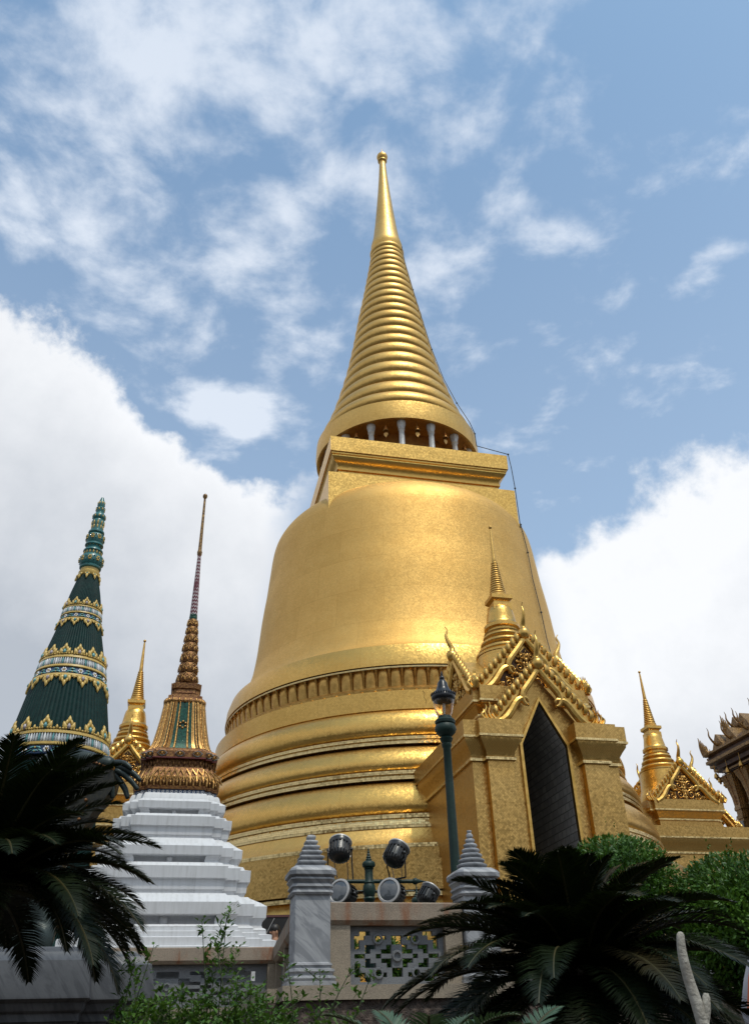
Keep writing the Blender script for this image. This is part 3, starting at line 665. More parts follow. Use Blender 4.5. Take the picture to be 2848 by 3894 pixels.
def gable(parent, W_, z0, h, y, depth, T, relief=True, chofa=.95, rf=.10):
    """W_ half width at the foot, h height; local (x sideways, y outwards, z up), T puts it in the porch frame"""
    mb = MB(); mb.prism([(-W_ * .93, 0), (W_ * .93, 0), (0, h * .95)] if relief else [(-W_ * .46, .63), (W_ * .46, .63), (0, h * .95)], lambda u, v, d: T((u, d, z0 + v)), y - depth, y - rf)
    gb = pp(mb, 'gable_roof', 'gold_plain', parent)
    if relief:
        mb = MB()
        mb.prism([(-W_ * .80, .02), (W_ * .80, .02), (0, h * .82)], lambda u, v, d: T((u, d, z0 + v)), y - .10, y - .085, 1)
        for f in (-1, 1):
            for cx, cz, r in ((.22, .20, .17), (.52, .13, .13), (.77 * W_ / 1.3, .08, .07), (.20, .52, .15), (.40, .40, .08), (.12, .78, .08)):
                sp_ = spiral(f * cx * W_ / 1.25, cz * h / 1.25, r * W_ / 1.25, 1.6, .02, y - .05, 20, f=f)
                mb.tube([T((q[0], q[1], z0 + q[2])) for q in sp_], [.034 - .018 * i / 20 for i in range(21)], 6)
                for q in range(5):
                    a = 1.2 + q * 1.25; rr = r * W_ / 1.25 * 1.12
                    c_ = (f * cx * W_ / 1.25 + f * rr * cos(a), y - .06, cz * h / 1.25 + rr * sin(a))
                    mb.ball((0, 0, 0), .042, 6, 4, 1, .7, 1.3, T=lambda v, c_=c_: Vector(T((c_[0] + v.x, c_[1] + v.y, z0 + c_[2] + v.z))))
        for q in range(9):
            c_ = (0, y - .05, h * (.06 + .085 * q)); s2 = .075 * (1 - q / 13)
            mb.ball((0, 0, 0), s2, 8, 5, .8, .6, 1.5, T=lambda v, c_=c_: Vector(T((c_[0] + v.x, c_[1] + v.y, z0 + c_[2] + v.z))))
        pp(mb, 'tympanum_relief', ['gold_carved', 'relief_ground'], gb, 60)
    # barge boards: wavy inner edge with two hooked lobes
    for f in (-1, 1):
        L = math.hypot(W_, h); ex, ez = W_ / L, -h / L        # down the slope
        nx, nz = h / L, W_ / L                                 # outward normal
        def Q(s_, d): return (f * (s_ * ex + d * nx), h + s_ * ez + d * nz)
        mb = MB()
        bk = [Q(-.03 * L, .10), Q(1.0 * L, .10), Q(1.0 * L, -.03), Q(.0, -.03)]
        mb.prism(bk if f < 0 else bk[::-1], lambda u, v, d: T((u, d, z0 + v)), y - .14, y - .02)
        # two moulded lobes, each ending in an inward curl
        for path, rr in (([(-.02, .0), (.16, -.04), (.32, -.06), (.42, -.075), (.49, -.12), (.535, -.20), (.545, -.29), (.525, -.35)], (.085, .092, .10, .105, .095, .075, .05, .018)),
                         ([(.50, -.31), (.475, -.25), (.50, -.175), (.56, -.115), (.64, -.10), (.78, -.135), (.90, -.14), (1.03, -.08)], (.018, .05, .075, .092, .10, .11, .115, .09))):
            k_ = 1.15 * L / 1.93
            pts = smooth_curve([(Q(a * L, d * k_)[0], y - .02, z0 + Q(a * L, d * k_)[1]) for a, d in path], 4)
            n_ = len(pts); r2 = [rr[min(int(i / 4), len(rr) - 2)] * (1 - (i % 4) / 4) + rr[min(int(i / 4) + 1, len(rr) - 1)] * (i % 4) / 4 for i in range(n_)]
            mb.tube([T(tuple(v)) for v in pts], [q * .92 for q in r2], 8)
        # slanting leaf blades along the outer edge, overlapping like a rope
        nb = 9
        for q in range(nb):
            s0 = L * (.02 + .94 * q / nb); w_ = L * .94 / nb
            a0, b0 = Q(s0 + w_ * 1.05, .045), Q(s0 - w_ * .05, .235)
            c_ = Q(s0 + w_ * .62, .16)
            pts = smooth_curve([(a0[0], y - .02, z0 + a0[1]), (c_[0], y + .02, z0 + c_[1]), (b0[0], y - .04, z0 + b0[1])], 3)
            mb.tube([T(tuple(v)) for v in pts], [.05, .062, .07, .068, .055, .036, .012], 7)
        pp(mb, 'barge_board', 'gold_plain', gb, 30)
        mb = MB()
        fx, fz = Q(L * 1.0, .0)
        for q, (ox, hh) in enumerate(((.0, .30), (.10, .42), (.20, .36), (.27, .24))):
            pts = smooth_curve([(fx + f * ox, y - .03, z0 + fz - .05), (fx + f * (ox + .09), y - .03, z0 + fz + hh * .35), (fx + f * (ox + .03), y - .03, z0 + fz + hh * .75), (fx + f * (ox + .05), y - .03, z0 + fz + hh)], 4)
            mb.tube([T(tuple(v)) for v in pts], [.075 * (1 - .93 * i / (len(pts) - 1)) for i in range(len(pts))], 7, flat=.7)
        pp(mb, 'foot_finial', 'gold_plain', gb, 60)
    mb = MB()
    pts = smooth_curve([(0, y - .05, z0 + h - .05), (0, y + .02, z0 + h + .12), (0, y + .0, z0 + h + .30), (0, y + .10, z0 + h + .50), (0, y + .15, z0 + h + .68), (0, y + .10, z0 + h + .85), (0, y + .16, z0 + h + chofa)], 5)
    n_ = len(pts); rr = []
    for i in range(n_):
        q = i / (n_ - 1); rr.append(.16 * sin(pi * min(q / .34, 1) * .82 + .45) if q < .28 else max(.012, .085 * (1 - (q - .28) / .74)))
    mb.tube([T(tuple(v)) for v in pts], rr, 8)
    pp(mb, 'horn_finial', 'gold_plain', gb, 60)
    return gb
def TF(p_): return porch_xyz(PO + p_[1], p_[0], p_[2])                    # front
def TB(p_): return porch_xyz(PO - p_[1], -p_[0], p_[2])
def TL(p_): return porch_xyz(PO + p_[0], -p_[1], p_[2])
def TR(p_): return porch_xyz(PO - p_[0], p_[1], p_[2])
gable(FP, 1.30, 7.60, 1.42, 1.45, 1.3, TF)
gable(FP, 1.30, 7.60, 1.30, 1.52, 1.3, TL)
gable(FP, 1.30, 7.60, 1.30, 1.52, 1.3, TR)
gable(FP, 1.22, 6.58, 1.36, 2.02, .6, TF, relief=False, rf=.33)
# small stupa on the crossing
def stp(pr, name, mat, n=48, smooth=45, parent=FP, **k):
    mb = MB(); mb.lathe([(r, z + Z - TERR) for r, z in pr], n, **k); return pp(mb, name, mat, parent, smooth)
SB = stp([(1.0, 7.6), (.98, 7.9), (.93, 8.1), (.86, 8.3), (.83, 8.55), (.80, 8.85), (.78, 9.0)], 'stupa_base', 'gold_tile')
def tor(r0, z0, z1, b): return [(r0 + b * sin(pi * i / 6) ** .7, z0 + (z1 - z0) * i / 6) for i in range(7)]
stp([(.70, 9.0), (.80, 9.01), (.80, 9.07), (.70, 9.09)] + tor(.66, 9.10, 9.26, .06) + [(.64, 9.27), (.66, 9.30), (.60, 9.32)] + tor(.59, 9.33, 9.47, .05) + [(.55, 9.48), (.57, 9.51), (.53, 9.53)] + tor(.51, 9.54, 9.66, .045) + [(.50, 9.68), (.52, 9.72), (.44, 9.74), (.43, 9.84)], 'stupa_rings', 'gold_tile', parent=SB)
stp([(.43, 9.83), (.50, 9.86), (.50, 9.95), (.455, 9.97), (.425, 10.06), (.40, 10.2), (.375, 10.36), (.345, 10.48), (.29, 10.55), (.1, 10.58)], 'stupa_bell', 'gold_tile', parent=SB, smooth=60)
mb = MB()
mb.sweep(ccw([(-.23, -.23), (.23, -.23), (.23, .23), (-.23, .23)]), [(.04, 10.4 + Z - TERR), (.04, 10.62 + Z - TERR), (.0, 10.63 + Z - TERR), (.0, 10.68 + Z - TERR), (.07, 10.74 + Z - TERR), (.08, 10.75 + Z - TERR), (.08, 10.86 + Z - TERR), (.02, 10.88 + Z - TERR)])
pp(mb, 'stupa_throne', 'gold_tile', SB)
pr = [(.2, 10.86), (.25, 10.9), (.25, 10.96)]
for i in range(14):
    z0 = 10.96 + 1.09 * i / 14; z1 = 10.96 + 1.09 * (i + 1) / 14; r0 = .235 - .150 * (i / 14) ** .9
    for q in range(5): pr.append((r0 - .028 + .034 * sin(pi * q / 4) ** .6, z0 + (z1 - z0) * q / 4 + (.003 if q == 0 else 0)))
pr += [(.072, 12.06), (.066, 12.2), (.05, 12.7), (.032, 13.16), (.03, 13.2)]
stp(pr, 'stupa_spire', 'gold_spire', 24, parent=SB)
mb = MB(); mb.ball((0, 0, 13.27 + Z - TERR), .055, 12, 8); pp(mb, 'stupa_finial', 'gold_spire', SB, 60)
LP_ = dup(FP, tuple(frame(0, -PO, TERR)), YAW + pi, 'golden porch at far left seen between the green cone tower and the slender tower')
RP_ = dup(FP, tuple(frame(0, PO, TERR)), YAW, 'golden porch at far right with carved gable and small ringed spire above the clipped bushes')
for o_ in (FP, LP_, RP_): o_['group'] = 'porches round the great golden chedi'
# ------------------------------------------------------------------ green tiled tower (far left)
GC = Vector((18 * sin(R(-21.1)), 18 * cos(R(-21.1)), 0))
GT = thing('green_tiled_tower', 'tall dark green ribbed cone tower with yellow flower bands at the left edge', 'tower', (GC.x, GC.y, TERR))
def gl(prof, name, mat, n=64, parent=GT, smooth=40, **k):
    mb = MB(); mb.lathe([(r, z + Z - TERR) for r, z in prof], n, **k); return mb.build(name, mat, parent, smooth)
def grad(z):
    T_ = [(2.0, 1.0), (3.5, 1.0), (5.1, .965), (5.5, .925), (6.4, .765), (6.7, .70), (7.1, .625), (7.9, .44), (8.2, .395), (8.6, .34), (9.2, .20)]
    for (z0, r0), (z1, r1) in zip(T_, T_[1:]):
        if z0 <= z <= z1: return r0 + (r1 - r0) * (z - z0) / (z1 - z0)
    return .2
gl([(1.05, .62), (1.05, 1.6), (.95, 1.7), (.92, 3.2), (.92, 4.6), (grad(4.75) - .03, 4.75)], 'tower_base', 'green_ceramic')
def ribbed(z0, z1, nm='ribbed_cone'):
    n = 64 * 4
    gl([(grad(z0 + (z1 - z0) * i / 6) - .01, z0 + (z1 - z0) * i / 6) for i in range(7)], nm, 'green_ceramic', n, rib=lambda a, z, j: .022 * grad(z) * abs(sin(pi * j / 4)) ** .6)
ribbed(5.28, 6.56); ribbed(6.98, 7.97); ribbed(8.20, 9.2)
def conept(a, z, lift=0.0, du=0.0):
    r = grad(z) + lift; aa = a + du / max(grad(z), .05)
    return Vector((r * cos(aa), r * sin(aa), z + Z - TERR))
def drop(mb, a, z, du, dv, w, h, th, m=0, lift=.0, tilt=0.0, n=7):
    """a little glazed piece lying on the cone; du sideways, dv up"""
    def T(v):
        x = v.x * cos(tilt) - v.z * sin(tilt); y = v.x * sin(tilt) + v.z * cos(tilt)
        return conept(a, z + dv + y, lift + v.y, du + x)
    rows = []
    for i in range(6):
        t_ = i / 5; zz_ = -h / 2 + h * t_; ww = w * (sin(pi * min(1, t_ * 1.0)) ** .75) * (1.25 - .75 * t_)
        rows.append([T(Vector((ww * .5 * cos(2 * pi * j / n), th * (sin(2 * pi * j / n)) * (sin(pi * t_) ** .5), zz_))) for j in range(n)])
    mb.grid(rows, True, None, m, flip=False)
A_G = -pi / 2 - R(-21.1)
def band(z, s, up=True, down=True, petals=True, flowers=True, k=14):
    """z = foot of the blue flower band; s = size"""
    n = 64
    for z0, z1, lift, mat, nm in ((z, z + .17 * s, .0, 'blue_ceramic', 'blue_band'), (z + .17 * s, z + .24 * s, .035 * s, 'yellow_ceramic', 'yellow_ring'), (z + .40 * s, z + .48 * s, .03 * s, 'yellow_ceramic', 'yellow_ring'), (z + .22 * s, z + .42 * s, -.005, 'pale_ceramic', 'pale_band')):
        gl([(grad(z0) + lift - .03, z0), (grad(z0) + lift, z0 + .012), (grad(z1) + lift, z1 - .012), (grad(z1) + lift - .04, z1)], nm, mat, n, rib=(lambda a, z_, j: -.004 * (j % 4 == 0)))
    mb = MB(); np_ = int(2 * pi * grad(z) / (.052 * s))
    for q in range(np_): drop(mb, 2 * pi * q / np_, z + .32 * s, 0, 0, .05 * s, .20 * s, .025 * s, (0, 0, 1, 0, 2)[q % 5], .015)
    mb.build('petal_course', ['pale_ceramic', 'teal_light', 'white_glaze'], GT, 60)
    mb = MB()
    for q in range(k):
        a = A_G + 2 * pi * (q + .5) / k
        for e in range(6): drop(mb, a, z + .085 * s, .042 * s * cos(e * pi / 3), .042 * s * sin(e * pi / 3), .05 * s, .05 * s, .022 * s, 0, .01)
        drop(mb, a, z + .085 * s, 0, 0, .04 * s, .04 * s, .03 * s, 1, .01)
        hw = pi * grad(z) / k
        for f in (-1, 1):
            for e in range(3): drop(mb, a, z + .085 * s, f * (.11 + .05 * e) * s, (.035 if e % 2 else -.03) * s, .045 * s, .12 * s, .018 * s, 2, .01, -f * (1.0 + .3 * e))
        for dv in (-.035, .035): drop(mb, a + pi / k, z + .085 * s, 0, dv * s, .04 * s, .04 * s, .02 * s, 1, .01)
    mb.build('flower_course', ['white_glaze', 'yellow_ceramic', 'teal_light'], GT, 60)
    for sg in ((1,) if up else ()) + ((-1,) if down else ()):
        mb = MB(); zb_ = z + .48 * s if sg > 0 else z - .03 * s
        if sg < 0: mb.lathe([(grad(z - .09 * s) + .015, z - .09 * s + Z - TERR), (grad(z - .09 * s) + .03 * s, z - .08 * s + Z - TERR), (grad(z) + .03 * s, z + Z - TERR), (grad(z), z + .005 + Z - TERR)], 64)
        for q in range(k):
            a = A_G + 2 * pi * q / k + (.12 if sg > 0 else .3)
            for du, dv, w_, h_, tl in ((0, .215, .09, .17, 0), (-.078, .085, .105, .18, .3), (.078, .085, .105, .18, -.3), (-.045, .15, .075, .15, -.25), (.045, .15, .075, .15, .25)):
                drop(mb, a, zb_, du * s, sg * dv * s, w_ * s, h_ * s, .035 * s, 0, .02, tl * sg + (pi if sg < 0 else 0))
            drop(mb, a, zb_, 0, sg * .075 * s, .085 * s, .13 * s, .045 * s, 1 if q % 3 else 2, .03, pi if sg < 0 else 0)
            drop(mb, a + pi / k, zb_, 0, sg * .045 * s, .06 * s, .11 * s, .03 * s, 0, .02, pi if sg < 0 else 0)
            for e in range(-3, 4):
                if e: drop(mb, a + pi / k, zb_, e * .055 * s, sg * (.012 + .004 * abs(e)) * s, .06 * s, .05 * s, .03 * s, 0, .02, pi / 2)
        mb.build('lotus_motifs', ['yellow_ceramic', 'teal_light', 'purple_glaze'], GT, 60)
band(4.86, 1.0, True, False); band(6.56, .92, True, True); band(7.94, .68, True, True, k=11)
# knobbed top
gl([(.20, 9.1), (.235, 9.16), (.235, 9.22), (.20, 9.25), (.20, 9.32)], 'yellow_ring', 'yellow_ceramic', 32)
mb = MB()
for q in range(9):
    a = 2 * pi * q / 9
    for du, dv, w_, h_, m_ in ((0, -.11, .06, .15, 0), (-.03, -.05, .05, .09, 0), (.03, -.05, .05, .09, 0), (0, -.05, .04, .06, 1)): drop(mb, a, 9.16, du, dv, w_, h_, .03, m_, .02, pi)
mb.build('lotus_motifs', ['yellow_ceramic', 'teal_light'], GT, 60)
gl([(.19, 9.30), (.235, 9.33), (.24, 9.37), (.22, 9.39), (.25, 9.43), (.265, 9.52), (.25, 9.62), (.19, 9.68), (.19, 9.74), (.22, 9.77), (.215, 9.8), (.17, 9.84), (.16, 9.9), (.205, 9.93), (.20, 9.97), (.17, 9.99), (.19, 10.04), (.20, 10.12), (.185, 10.2), (.15, 10.24), (.18, 10.27), (.175, 10.31), (.14, 10.34), (.125, 10.46), (.15, 10.58), (.12, 10.64), (.15, 10.68), (.155, 10.74), (.12, 10.79), (.09, 10.84), (.10, 10.90), (.11, 10.96), (.075, 11.0), (.09, 11.05), (.07, 11.14), (.045, 11.22), (.03, 11.27), (0, 11.28)], 'knobbed_top', 'teal_ceramic', 32)
mb = MB()
def dot(a, r, z, s, m): mb.ball((r * cos(a), r * sin(a), z + Z - TERR), s, 6, 4, 1, 1, 1, m)
for z, r, k in ((9.52, .262, 9), (10.12, .20, 8)):
    for q in range(k):
        a = 2 * pi * q / k
        for e in range(6): dot(a + .028 / r * cos(e * 1.05), r, z + .045 * sin(e * 1.05), .022, 0)
        dot(a, r + .008, z, .02, 1); dot(a + pi / k, r, z + .05, .018, 1); dot(a + pi / k, r, z - .05, .018, 1)
for z, r, k, h in ((9.72, .19, 16, .05), (9.94, .17, 14, .04), (10.42, .13, 10, .06), (10.53, .14, 10, .06), (10.71, .145, 10, .035), (10.92, .10, 8, .035), (11.1, .075, 7, .045)):
    for q in range(k):
        a = 2 * pi * q / k; mb.ball((r * cos(a), r * sin(a), z + Z - TERR), .024, 6, 4, .8, .8, h / .024, 0)
mb.build('glazed_flowers', ['yellow_ceramic', 'teal_ceramic'], GT, 60)

# ------------------------------------------------------------------ slender mosaic spire on a white stepped base
SC = Vector((18.6 * sin(R(-13.48)), 18.6 * cos(R(-13.48)), 0))
SP = thing('slender_spire_tower', 'slender red and gold mosaic spire tower standing on a white stepped base', 'tower', (SC.x, SC.y, TERR), YAW)
def redent(a=.70, b=.86):
    q = [(a, 1), (a, b), (b, b), (b, a), (1, a)]
    pl = []
    for k in range(4):
        for x, y in q:
            for _ in range(k): x, y = y, -x
            pl.append((x, y))
    return ccw(pl)
RD = redent()
def rs(prof, name, mat, parent=SP, plan=RD, smooth=30):
    mb = MB(); mb.sweep(plan, [(w, z + Z - TERR) for w, z in prof], mode='scale'); return mb.build(name, mat, parent, smooth)
rs([(2.3, .6), (2.3, 1.0), (2.2, 1.02), (2.2, 1.35), (2.12, 1.37), (2.12, 1.55), (2.04, 1.57), (2.04, 1.70), (1.96, 1.72), (1.96, 1.80), (1.86, 1.82), (1.86, 1.88)], 'white_plinth', 'white_plaster')
def tier(name, zt, ws, z_):
    """one stepped tier, listed bottom to top"""
    return rs(list(zip(ws, z_)), name, 'white_plaster')
def redent_n(a=.70, b=.86, c=.50, e=.90):
    pl = []
    for k in range(4):
        for x, y in ((-c, e), (-c, 1), (-a, 1)) and [(c, e), (c, 1), (a, 1), (a, b), (b, b), (b, a), (1, a), (1, c), (e, c)]:
            for _ in range(k): x, y = y, -x
            pl.append((x, y))
    return ccw(pl)
RDN = redent_n()
def wt_(w0, z0, z1, z2, z3, z4, wl, wtop):
    """tier: foot z0, recess z1-z2, fascia up to z3, sloping white top to z4"""
    rs([(wl, z0), (wl - .02, z0 + .5 * (z1 - z0)), (w0 - .06, z1)], 'white_tier', 'white_plaster')
    rs([(w0 - .06, z1 + .001), (w0 - .075, z1 + .3 * (z2 - z1)), (w0 - .06, z1 + .7 * (z2 - z1)), (w0 - .02, z2)], 'recessed_course', 'white_plaster', plan=RDN)
    rs([(w0 - .02, z2 + .001), (w0, z2 + .015), (w0 + .01, z3), (w0 - .10, z3 + .35 * (z4 - z3)), (wtop + .03, z3 + .85 * (z4 - z3)), (wtop, z4)], 'white_tier', 'white_plaster')
wt_(1.85, 1.885, 1.93, 2.075, 2.285, 2.475, 1.86, 1.52)
rs([(1.44, 2.465), (1.45, 2.53), (1.48, 2.55), (1.49, 2.72), (1.54, 2.735), (1.55, 2.94), (1.44, 2.96), (1.40, 3.02)], 'white_tier', 'white_plaster')
wt_(1.37, 3.015, 3.04, 3.155, 3.325, 3.51, 1.38, 1.12)
rs([(1.06, 3.50), (1.07, 3.56), (1.09, 3.575), (1.10, 3.72), (1.14, 3.735), (1.15, 3.91), (1.05, 3.93), (1.02, 3.98)], 'white_tier', 'white_plaster')
wt_(1.0, 3.975, 3.99, 4.08, 4.225, 4.42, 1.0, .84)
# corner brackets and pendant drops in the recesses
for (w, zt, zb_) in ((1.80, 2.075, 1.93), (1.34, 3.15, 3.04), (.97, 4.075, 3.99)):
    for k in range(4):
        def T(p_, k=k):
            x, y = p_[0], p_[1]
            for _ in range(k): x, y = -y, x
            return Vector((x, y, p_[2] + Z - TERR))
        rec = w * .90 - .03
        mb = MB(); mb.ball((0, 0, 0), .060 * w / 1.3, 10, 6, 1.0, .8, 1.4, T=lambda v: T((v.x, -rec - .04 + v.y, (zt + zb_) / 2 + v.z))); mb.build('pendant_drop', 'white_plaster', SP, 50)
# dotted blue strip, gilt lotus base
rs([(.78, 4.40), (.80, 4.41), (.80, 4.50), (.76, 4.51)], 'dotted_strip', 'blue_ceramic')
mb = MB()
def facepts(w, n, a=.70):
    """points along the twelve outward faces of the redented plan: (x, y, nx, ny, last spacing)"""
    out = []
    L_ = len(RD)
    for i in range(L_):
        p0, p1 = Vector(RD[i]) * w, Vector(RD[(i + 1) % L_]) * w
        e = p1 - p0; k = max(1, round(e.length * n)); nn = Vector((e.y, -e.x)).normalized()
        for q in range(k):
            c = p0 + e * (q + .5) / k; out.append((c.x, c.y, nn.x, nn.y, e.length / k))
    return out
for x, y, nx, ny, sp_ in facepts(.80, 12):
    mb.tube([(x + nx * .01 - ny * .022 * cos(t_), y + ny * .01 + nx * .022 * cos(t_), 4.455 + .022 * sin(t_) + Z - TERR) for t_ in [2 * pi * i / 8 for i in range(9)]], .007, 4, cap=False)
mb.build('dotted_rings', 'white_glaze', SP)
rs([(.84, 4.50), (.85, 4.55), (.80, 4.58), (.83, 4.66), (.80, 4.78), (.74, 4.88), (.70, 4.98), (.68, 5.04)], 'lotus_base', 'carved_gilt')
mb = MB()
def rdr(z):
    T_ = [(4.55, .83), (4.66, .84), (4.78, .80), (4.88, .74), (5.04, .68)]
    for (z0, r0), (z1, r1) in zip(T_, T_[1:]):
        if z <= z1: return r0 + (r1 - r0) * (z - z0) / (z1 - z0)
    return .68
for row, (za, zb_, nden, w_) in enumerate(((4.56, 4.80, 6.5, .040), (4.66, 4.93, 6.5, .038))):
    for i, (x, y, nx, ny, spc) in enumerate(facepts(1.0, nden)):
        hw = spc * .52
        def P_(u, z, l=.0):
            r_ = rdr(z); sh = (spc / 2 if row else 0)
            return (x * r_ + nx * (.012 + l) - ny * (u + sh) * r_, y * r_ + ny * (.012 + l) + nx * (u + sh) * r_, z + Z - TERR)
        for f in (-1, 1): mb.tube([P_(f * hw, za), P_(f * hw * .95, za + (zb_ - za) * .45), P_(0, zb_, .02)], [.016, .018, .008], 5)
        mb.ball(P_(0, (za * .7 + zb_ * .3)), .02, 6, 4, 1, 1, 2.0)
mb.build('lotus_petals', 'bead_gold', SP, 60)
rs([(.66, 5.02), (.68, 5.12), (.76, 5.15), (.76, 5.30), (.73, 5.34), (.67, 5.38)], 'medallion_frieze', 'carved_gilt')
rs([(.75, 5.135), (.775, 5.14), (.775, 5.165), (.75, 5.17)], 'red_fillet', 'red_lacquer')
for i, (x, y, nx, ny, spc) in enumerate(facepts(.765, 3.2)):
    mb = MB(); mb.ball((x + nx * .005, y + ny * .005, 5.235 + Z - TERR), .03, 6, 4, 1, 1, 1, 1)
    for s2 in (.075, .045):
        q = [(s2 * 1.3, 0), (s2 * .7, s2 * .5), (0, s2 * .75), (-s2 * .7, s2 * .5), (-s2 * 1.3, 0), (-s2 * .7, -s2 * .5), (0, -s2 * .75), (s2 * .7, -s2 * .5), (s2 * 1.3, 0)]
        mb.tube([(x + nx * .012 - ny * u, y + ny * .012 + nx * u, 5.235 + v + Z - TERR) for u, v in q], .010, 4, m=0 if s2 > .05 else 1)
    mb.build('medallion', ['silver_mosaic', 'bead_gold'], SP)
mb = MB()
for x, y, nx, ny, spc in facepts(.70, 9):
    mb.ball((x + nx * .005, y + ny * .005, 5.06 + Z - TERR), .035, 6, 4, .7, .7, 1.9)
mb.build('leaf_course', 'carved_gilt', SP, 60)
# tapering body
BODY = [(.64, 5.36), (.585, 5.46), (.545, 5.6), (.50, 5.85), (.46, 6.1), (.43, 6.35), (.405, 6.50)]
rs(BODY, 'tower_body', 'emerald_mosaic')
def bw(z):
    for (w0, z0), (w1, z1) in zip(BODY, BODY[1:]):
        if z <= z1: return w0 + (w1 - w0) * (z - z0) / (z1 - z0)
    return BODY[-1][0]
mb = MB(); mr = MB()
def bodyline(ux, uy, kind):
    zs_ = [5.38 + (6.48 - 5.38) * i / 12 for i in range(13)]
    pts = [(ux * bw(z), uy * bw(z), z + Z - TERR) for z in zs_]
    if kind == 'rib': mr.tube(pts, [.020 * bw(z) / .5 for z in zs_], 5)
    else:
        for i in range(34):
            z = 5.40 + 1.08 * i / 34; mb.ball((ux * bw(z), uy * bw(z), z + Z - TERR), .024 * bw(z) / .5, 5, 4, 1, 1, 1.25)
for k in range(4):
    def rot(x, y, k=k):
        for _ in range(k): x, y = y, -x
        return x, y
    for f in (-1, 1):
        for u, v, kd in ((.40, -1.01, 'rib'), (.46, -1.01, 'rib'), (.56, -1.03, 'bead'), (.66, -1.01, 'rib'), (.70, -.98, 'rib'), (.71, -.90, 'bead'), (.74, -.87, 'rib'), (.79, -.88, 'bead'), (.85, -.87, 'rib'), (.87, -.80, 'bead'), (.22, -1.0, 'bead')):
            bodyline(*rot(u * f, v), kd)
        bodyline(*rot(f * .88, -.74), 'rib')
        bodyline(*rot(f * .95, -.71), 'bead')
    for q in range(6):      # star in the middle of the green panel
        a = q * pi / 3 + pi / 6; x, y = rot(.13 * cos(a), -1.02); mb.ball((x * bw(5.93), y * bw(5.93), 5.93 + .07 * sin(a) + Z - TERR), .03, 6, 4, 1, 1, 1)
mb.build('bead_chains', 'bead_gold', SP, 60); mr.build('gilt_ribs', 'bead_gold', SP, 60)
rs([(.42, 6.46), (.435, 6.5), (.42, 6.56), (.37, 6.60), (.365, 6.66), (.33, 6.68)], 'body_collar', 'carved_gilt')
mb = MB()
for x, y, nx, ny, spc in facepts(.43, 9): mb.ball((x, y, 6.50 + Z - TERR), .035, 6, 4, .8, .8, 1.7)
mb.build('collar_leaves', 'bead_gold', SP, 60)
rs([(.27, 6.66), (.27, 6.70), (.30, 6.71), (.29, 6.80), (.32, 6.82), (.33, 6.94), (.25, 6.97)], 'square_capital', 'carved_gilt')
rs([(.275, 6.675), (.28, 6.68), (.28, 6.70), (.275, 6.705)], 'red_fillet', 'red_lacquer')
zt_ = [7.0, 7.25, 7.5, 7.765, 7.995, 8.21, 8.41, 8.60]; rt_ = [.242, .219, .198, .178, .158, .139, .123, .108]
for i in range(7):
    z0, z1, r0 = zt_[i], zt_[i + 1], rt_[i]; h = z1 - z0
    mb = MB(); mb.lathe([(r0 * .72, z0 + Z - TERR), (r0 * .93, z0 + .01 + Z - TERR), (r0 * .95, z0 + h * .08 + Z - TERR), (r0 * .90, z0 + h * .12 + Z - TERR), (r0, z0 + h * .3 + Z - TERR), (r0 * .97, z0 + h * .5 + Z - TERR), (r0 * .86, z0 + h * .8 + Z - TERR), (r0 * .78, z1 + Z - TERR)], 24)
    tb = mb.build('lotus_tier', 'carved_gilt', SP, 50)
    mb = MB()
    for row, (a_, b_) in enumerate(((.16, .60), (.42, .96))):
        for q in range(9):
            a0 = 2 * pi * (q + .5 * row) / 9; hw = pi / 9 * .95
            def P_(da, t_, l=0): rr = r0 * (1.01 - .22 * max(0, t_ - .4)) + l; return (rr * cos(a0 + da), rr * sin(a0 + da), z0 + h * t_ + Z - TERR)
            for f in (-1, 1): mb.tube([P_(f * hw, a_), P_(f * hw * .85, a_ + (b_ - a_) * .5), P_(0, b_, .012)], [.010, .011, .004], 4)
            mb.ball(P_(0, a_ * .55 + b_ * .45), .013, 5, 4, 1, 1, 1.6)
    mb.build('tier_petals', 'bead_gold', tb, 60)
mb = MB(); mb.lathe([(.088, 8.60 + Z - TERR), (.094, 8.66 + Z - TERR), (.088, 8.74 + Z - TERR)], 16, urad=1 / (2 * pi)); mb.build('green_collar', 'emerald_mosaic', SP, 50)
mb = MB(); mb.lathe([(.088, 8.73 + Z - TERR), (.067, 9.49 + Z - TERR), (.042, 10.34 + Z - TERR)], 24, urad=1 / (2 * pi)); mb.build('zigzag_shaft', 'zigzag_mosaic', SP, 50)
mb = MB(); mb.lathe([(r, z + Z - TERR) for r, z in ((.04, 10.33), (.055, 10.36), (.058, 10.40), (.064, 10.44), (.05, 10.48), (.045, 10.53), (.04, 10.9), (.034, 11.4), (.028, 11.95), (.026, 12.02), (.05, 12.05), (.06, 12.09), (.055, 12.13), (.03, 12.16), (0, 12.17))], 16); mb.build('finial_rod', 'brown_mosaic', SP, 50)

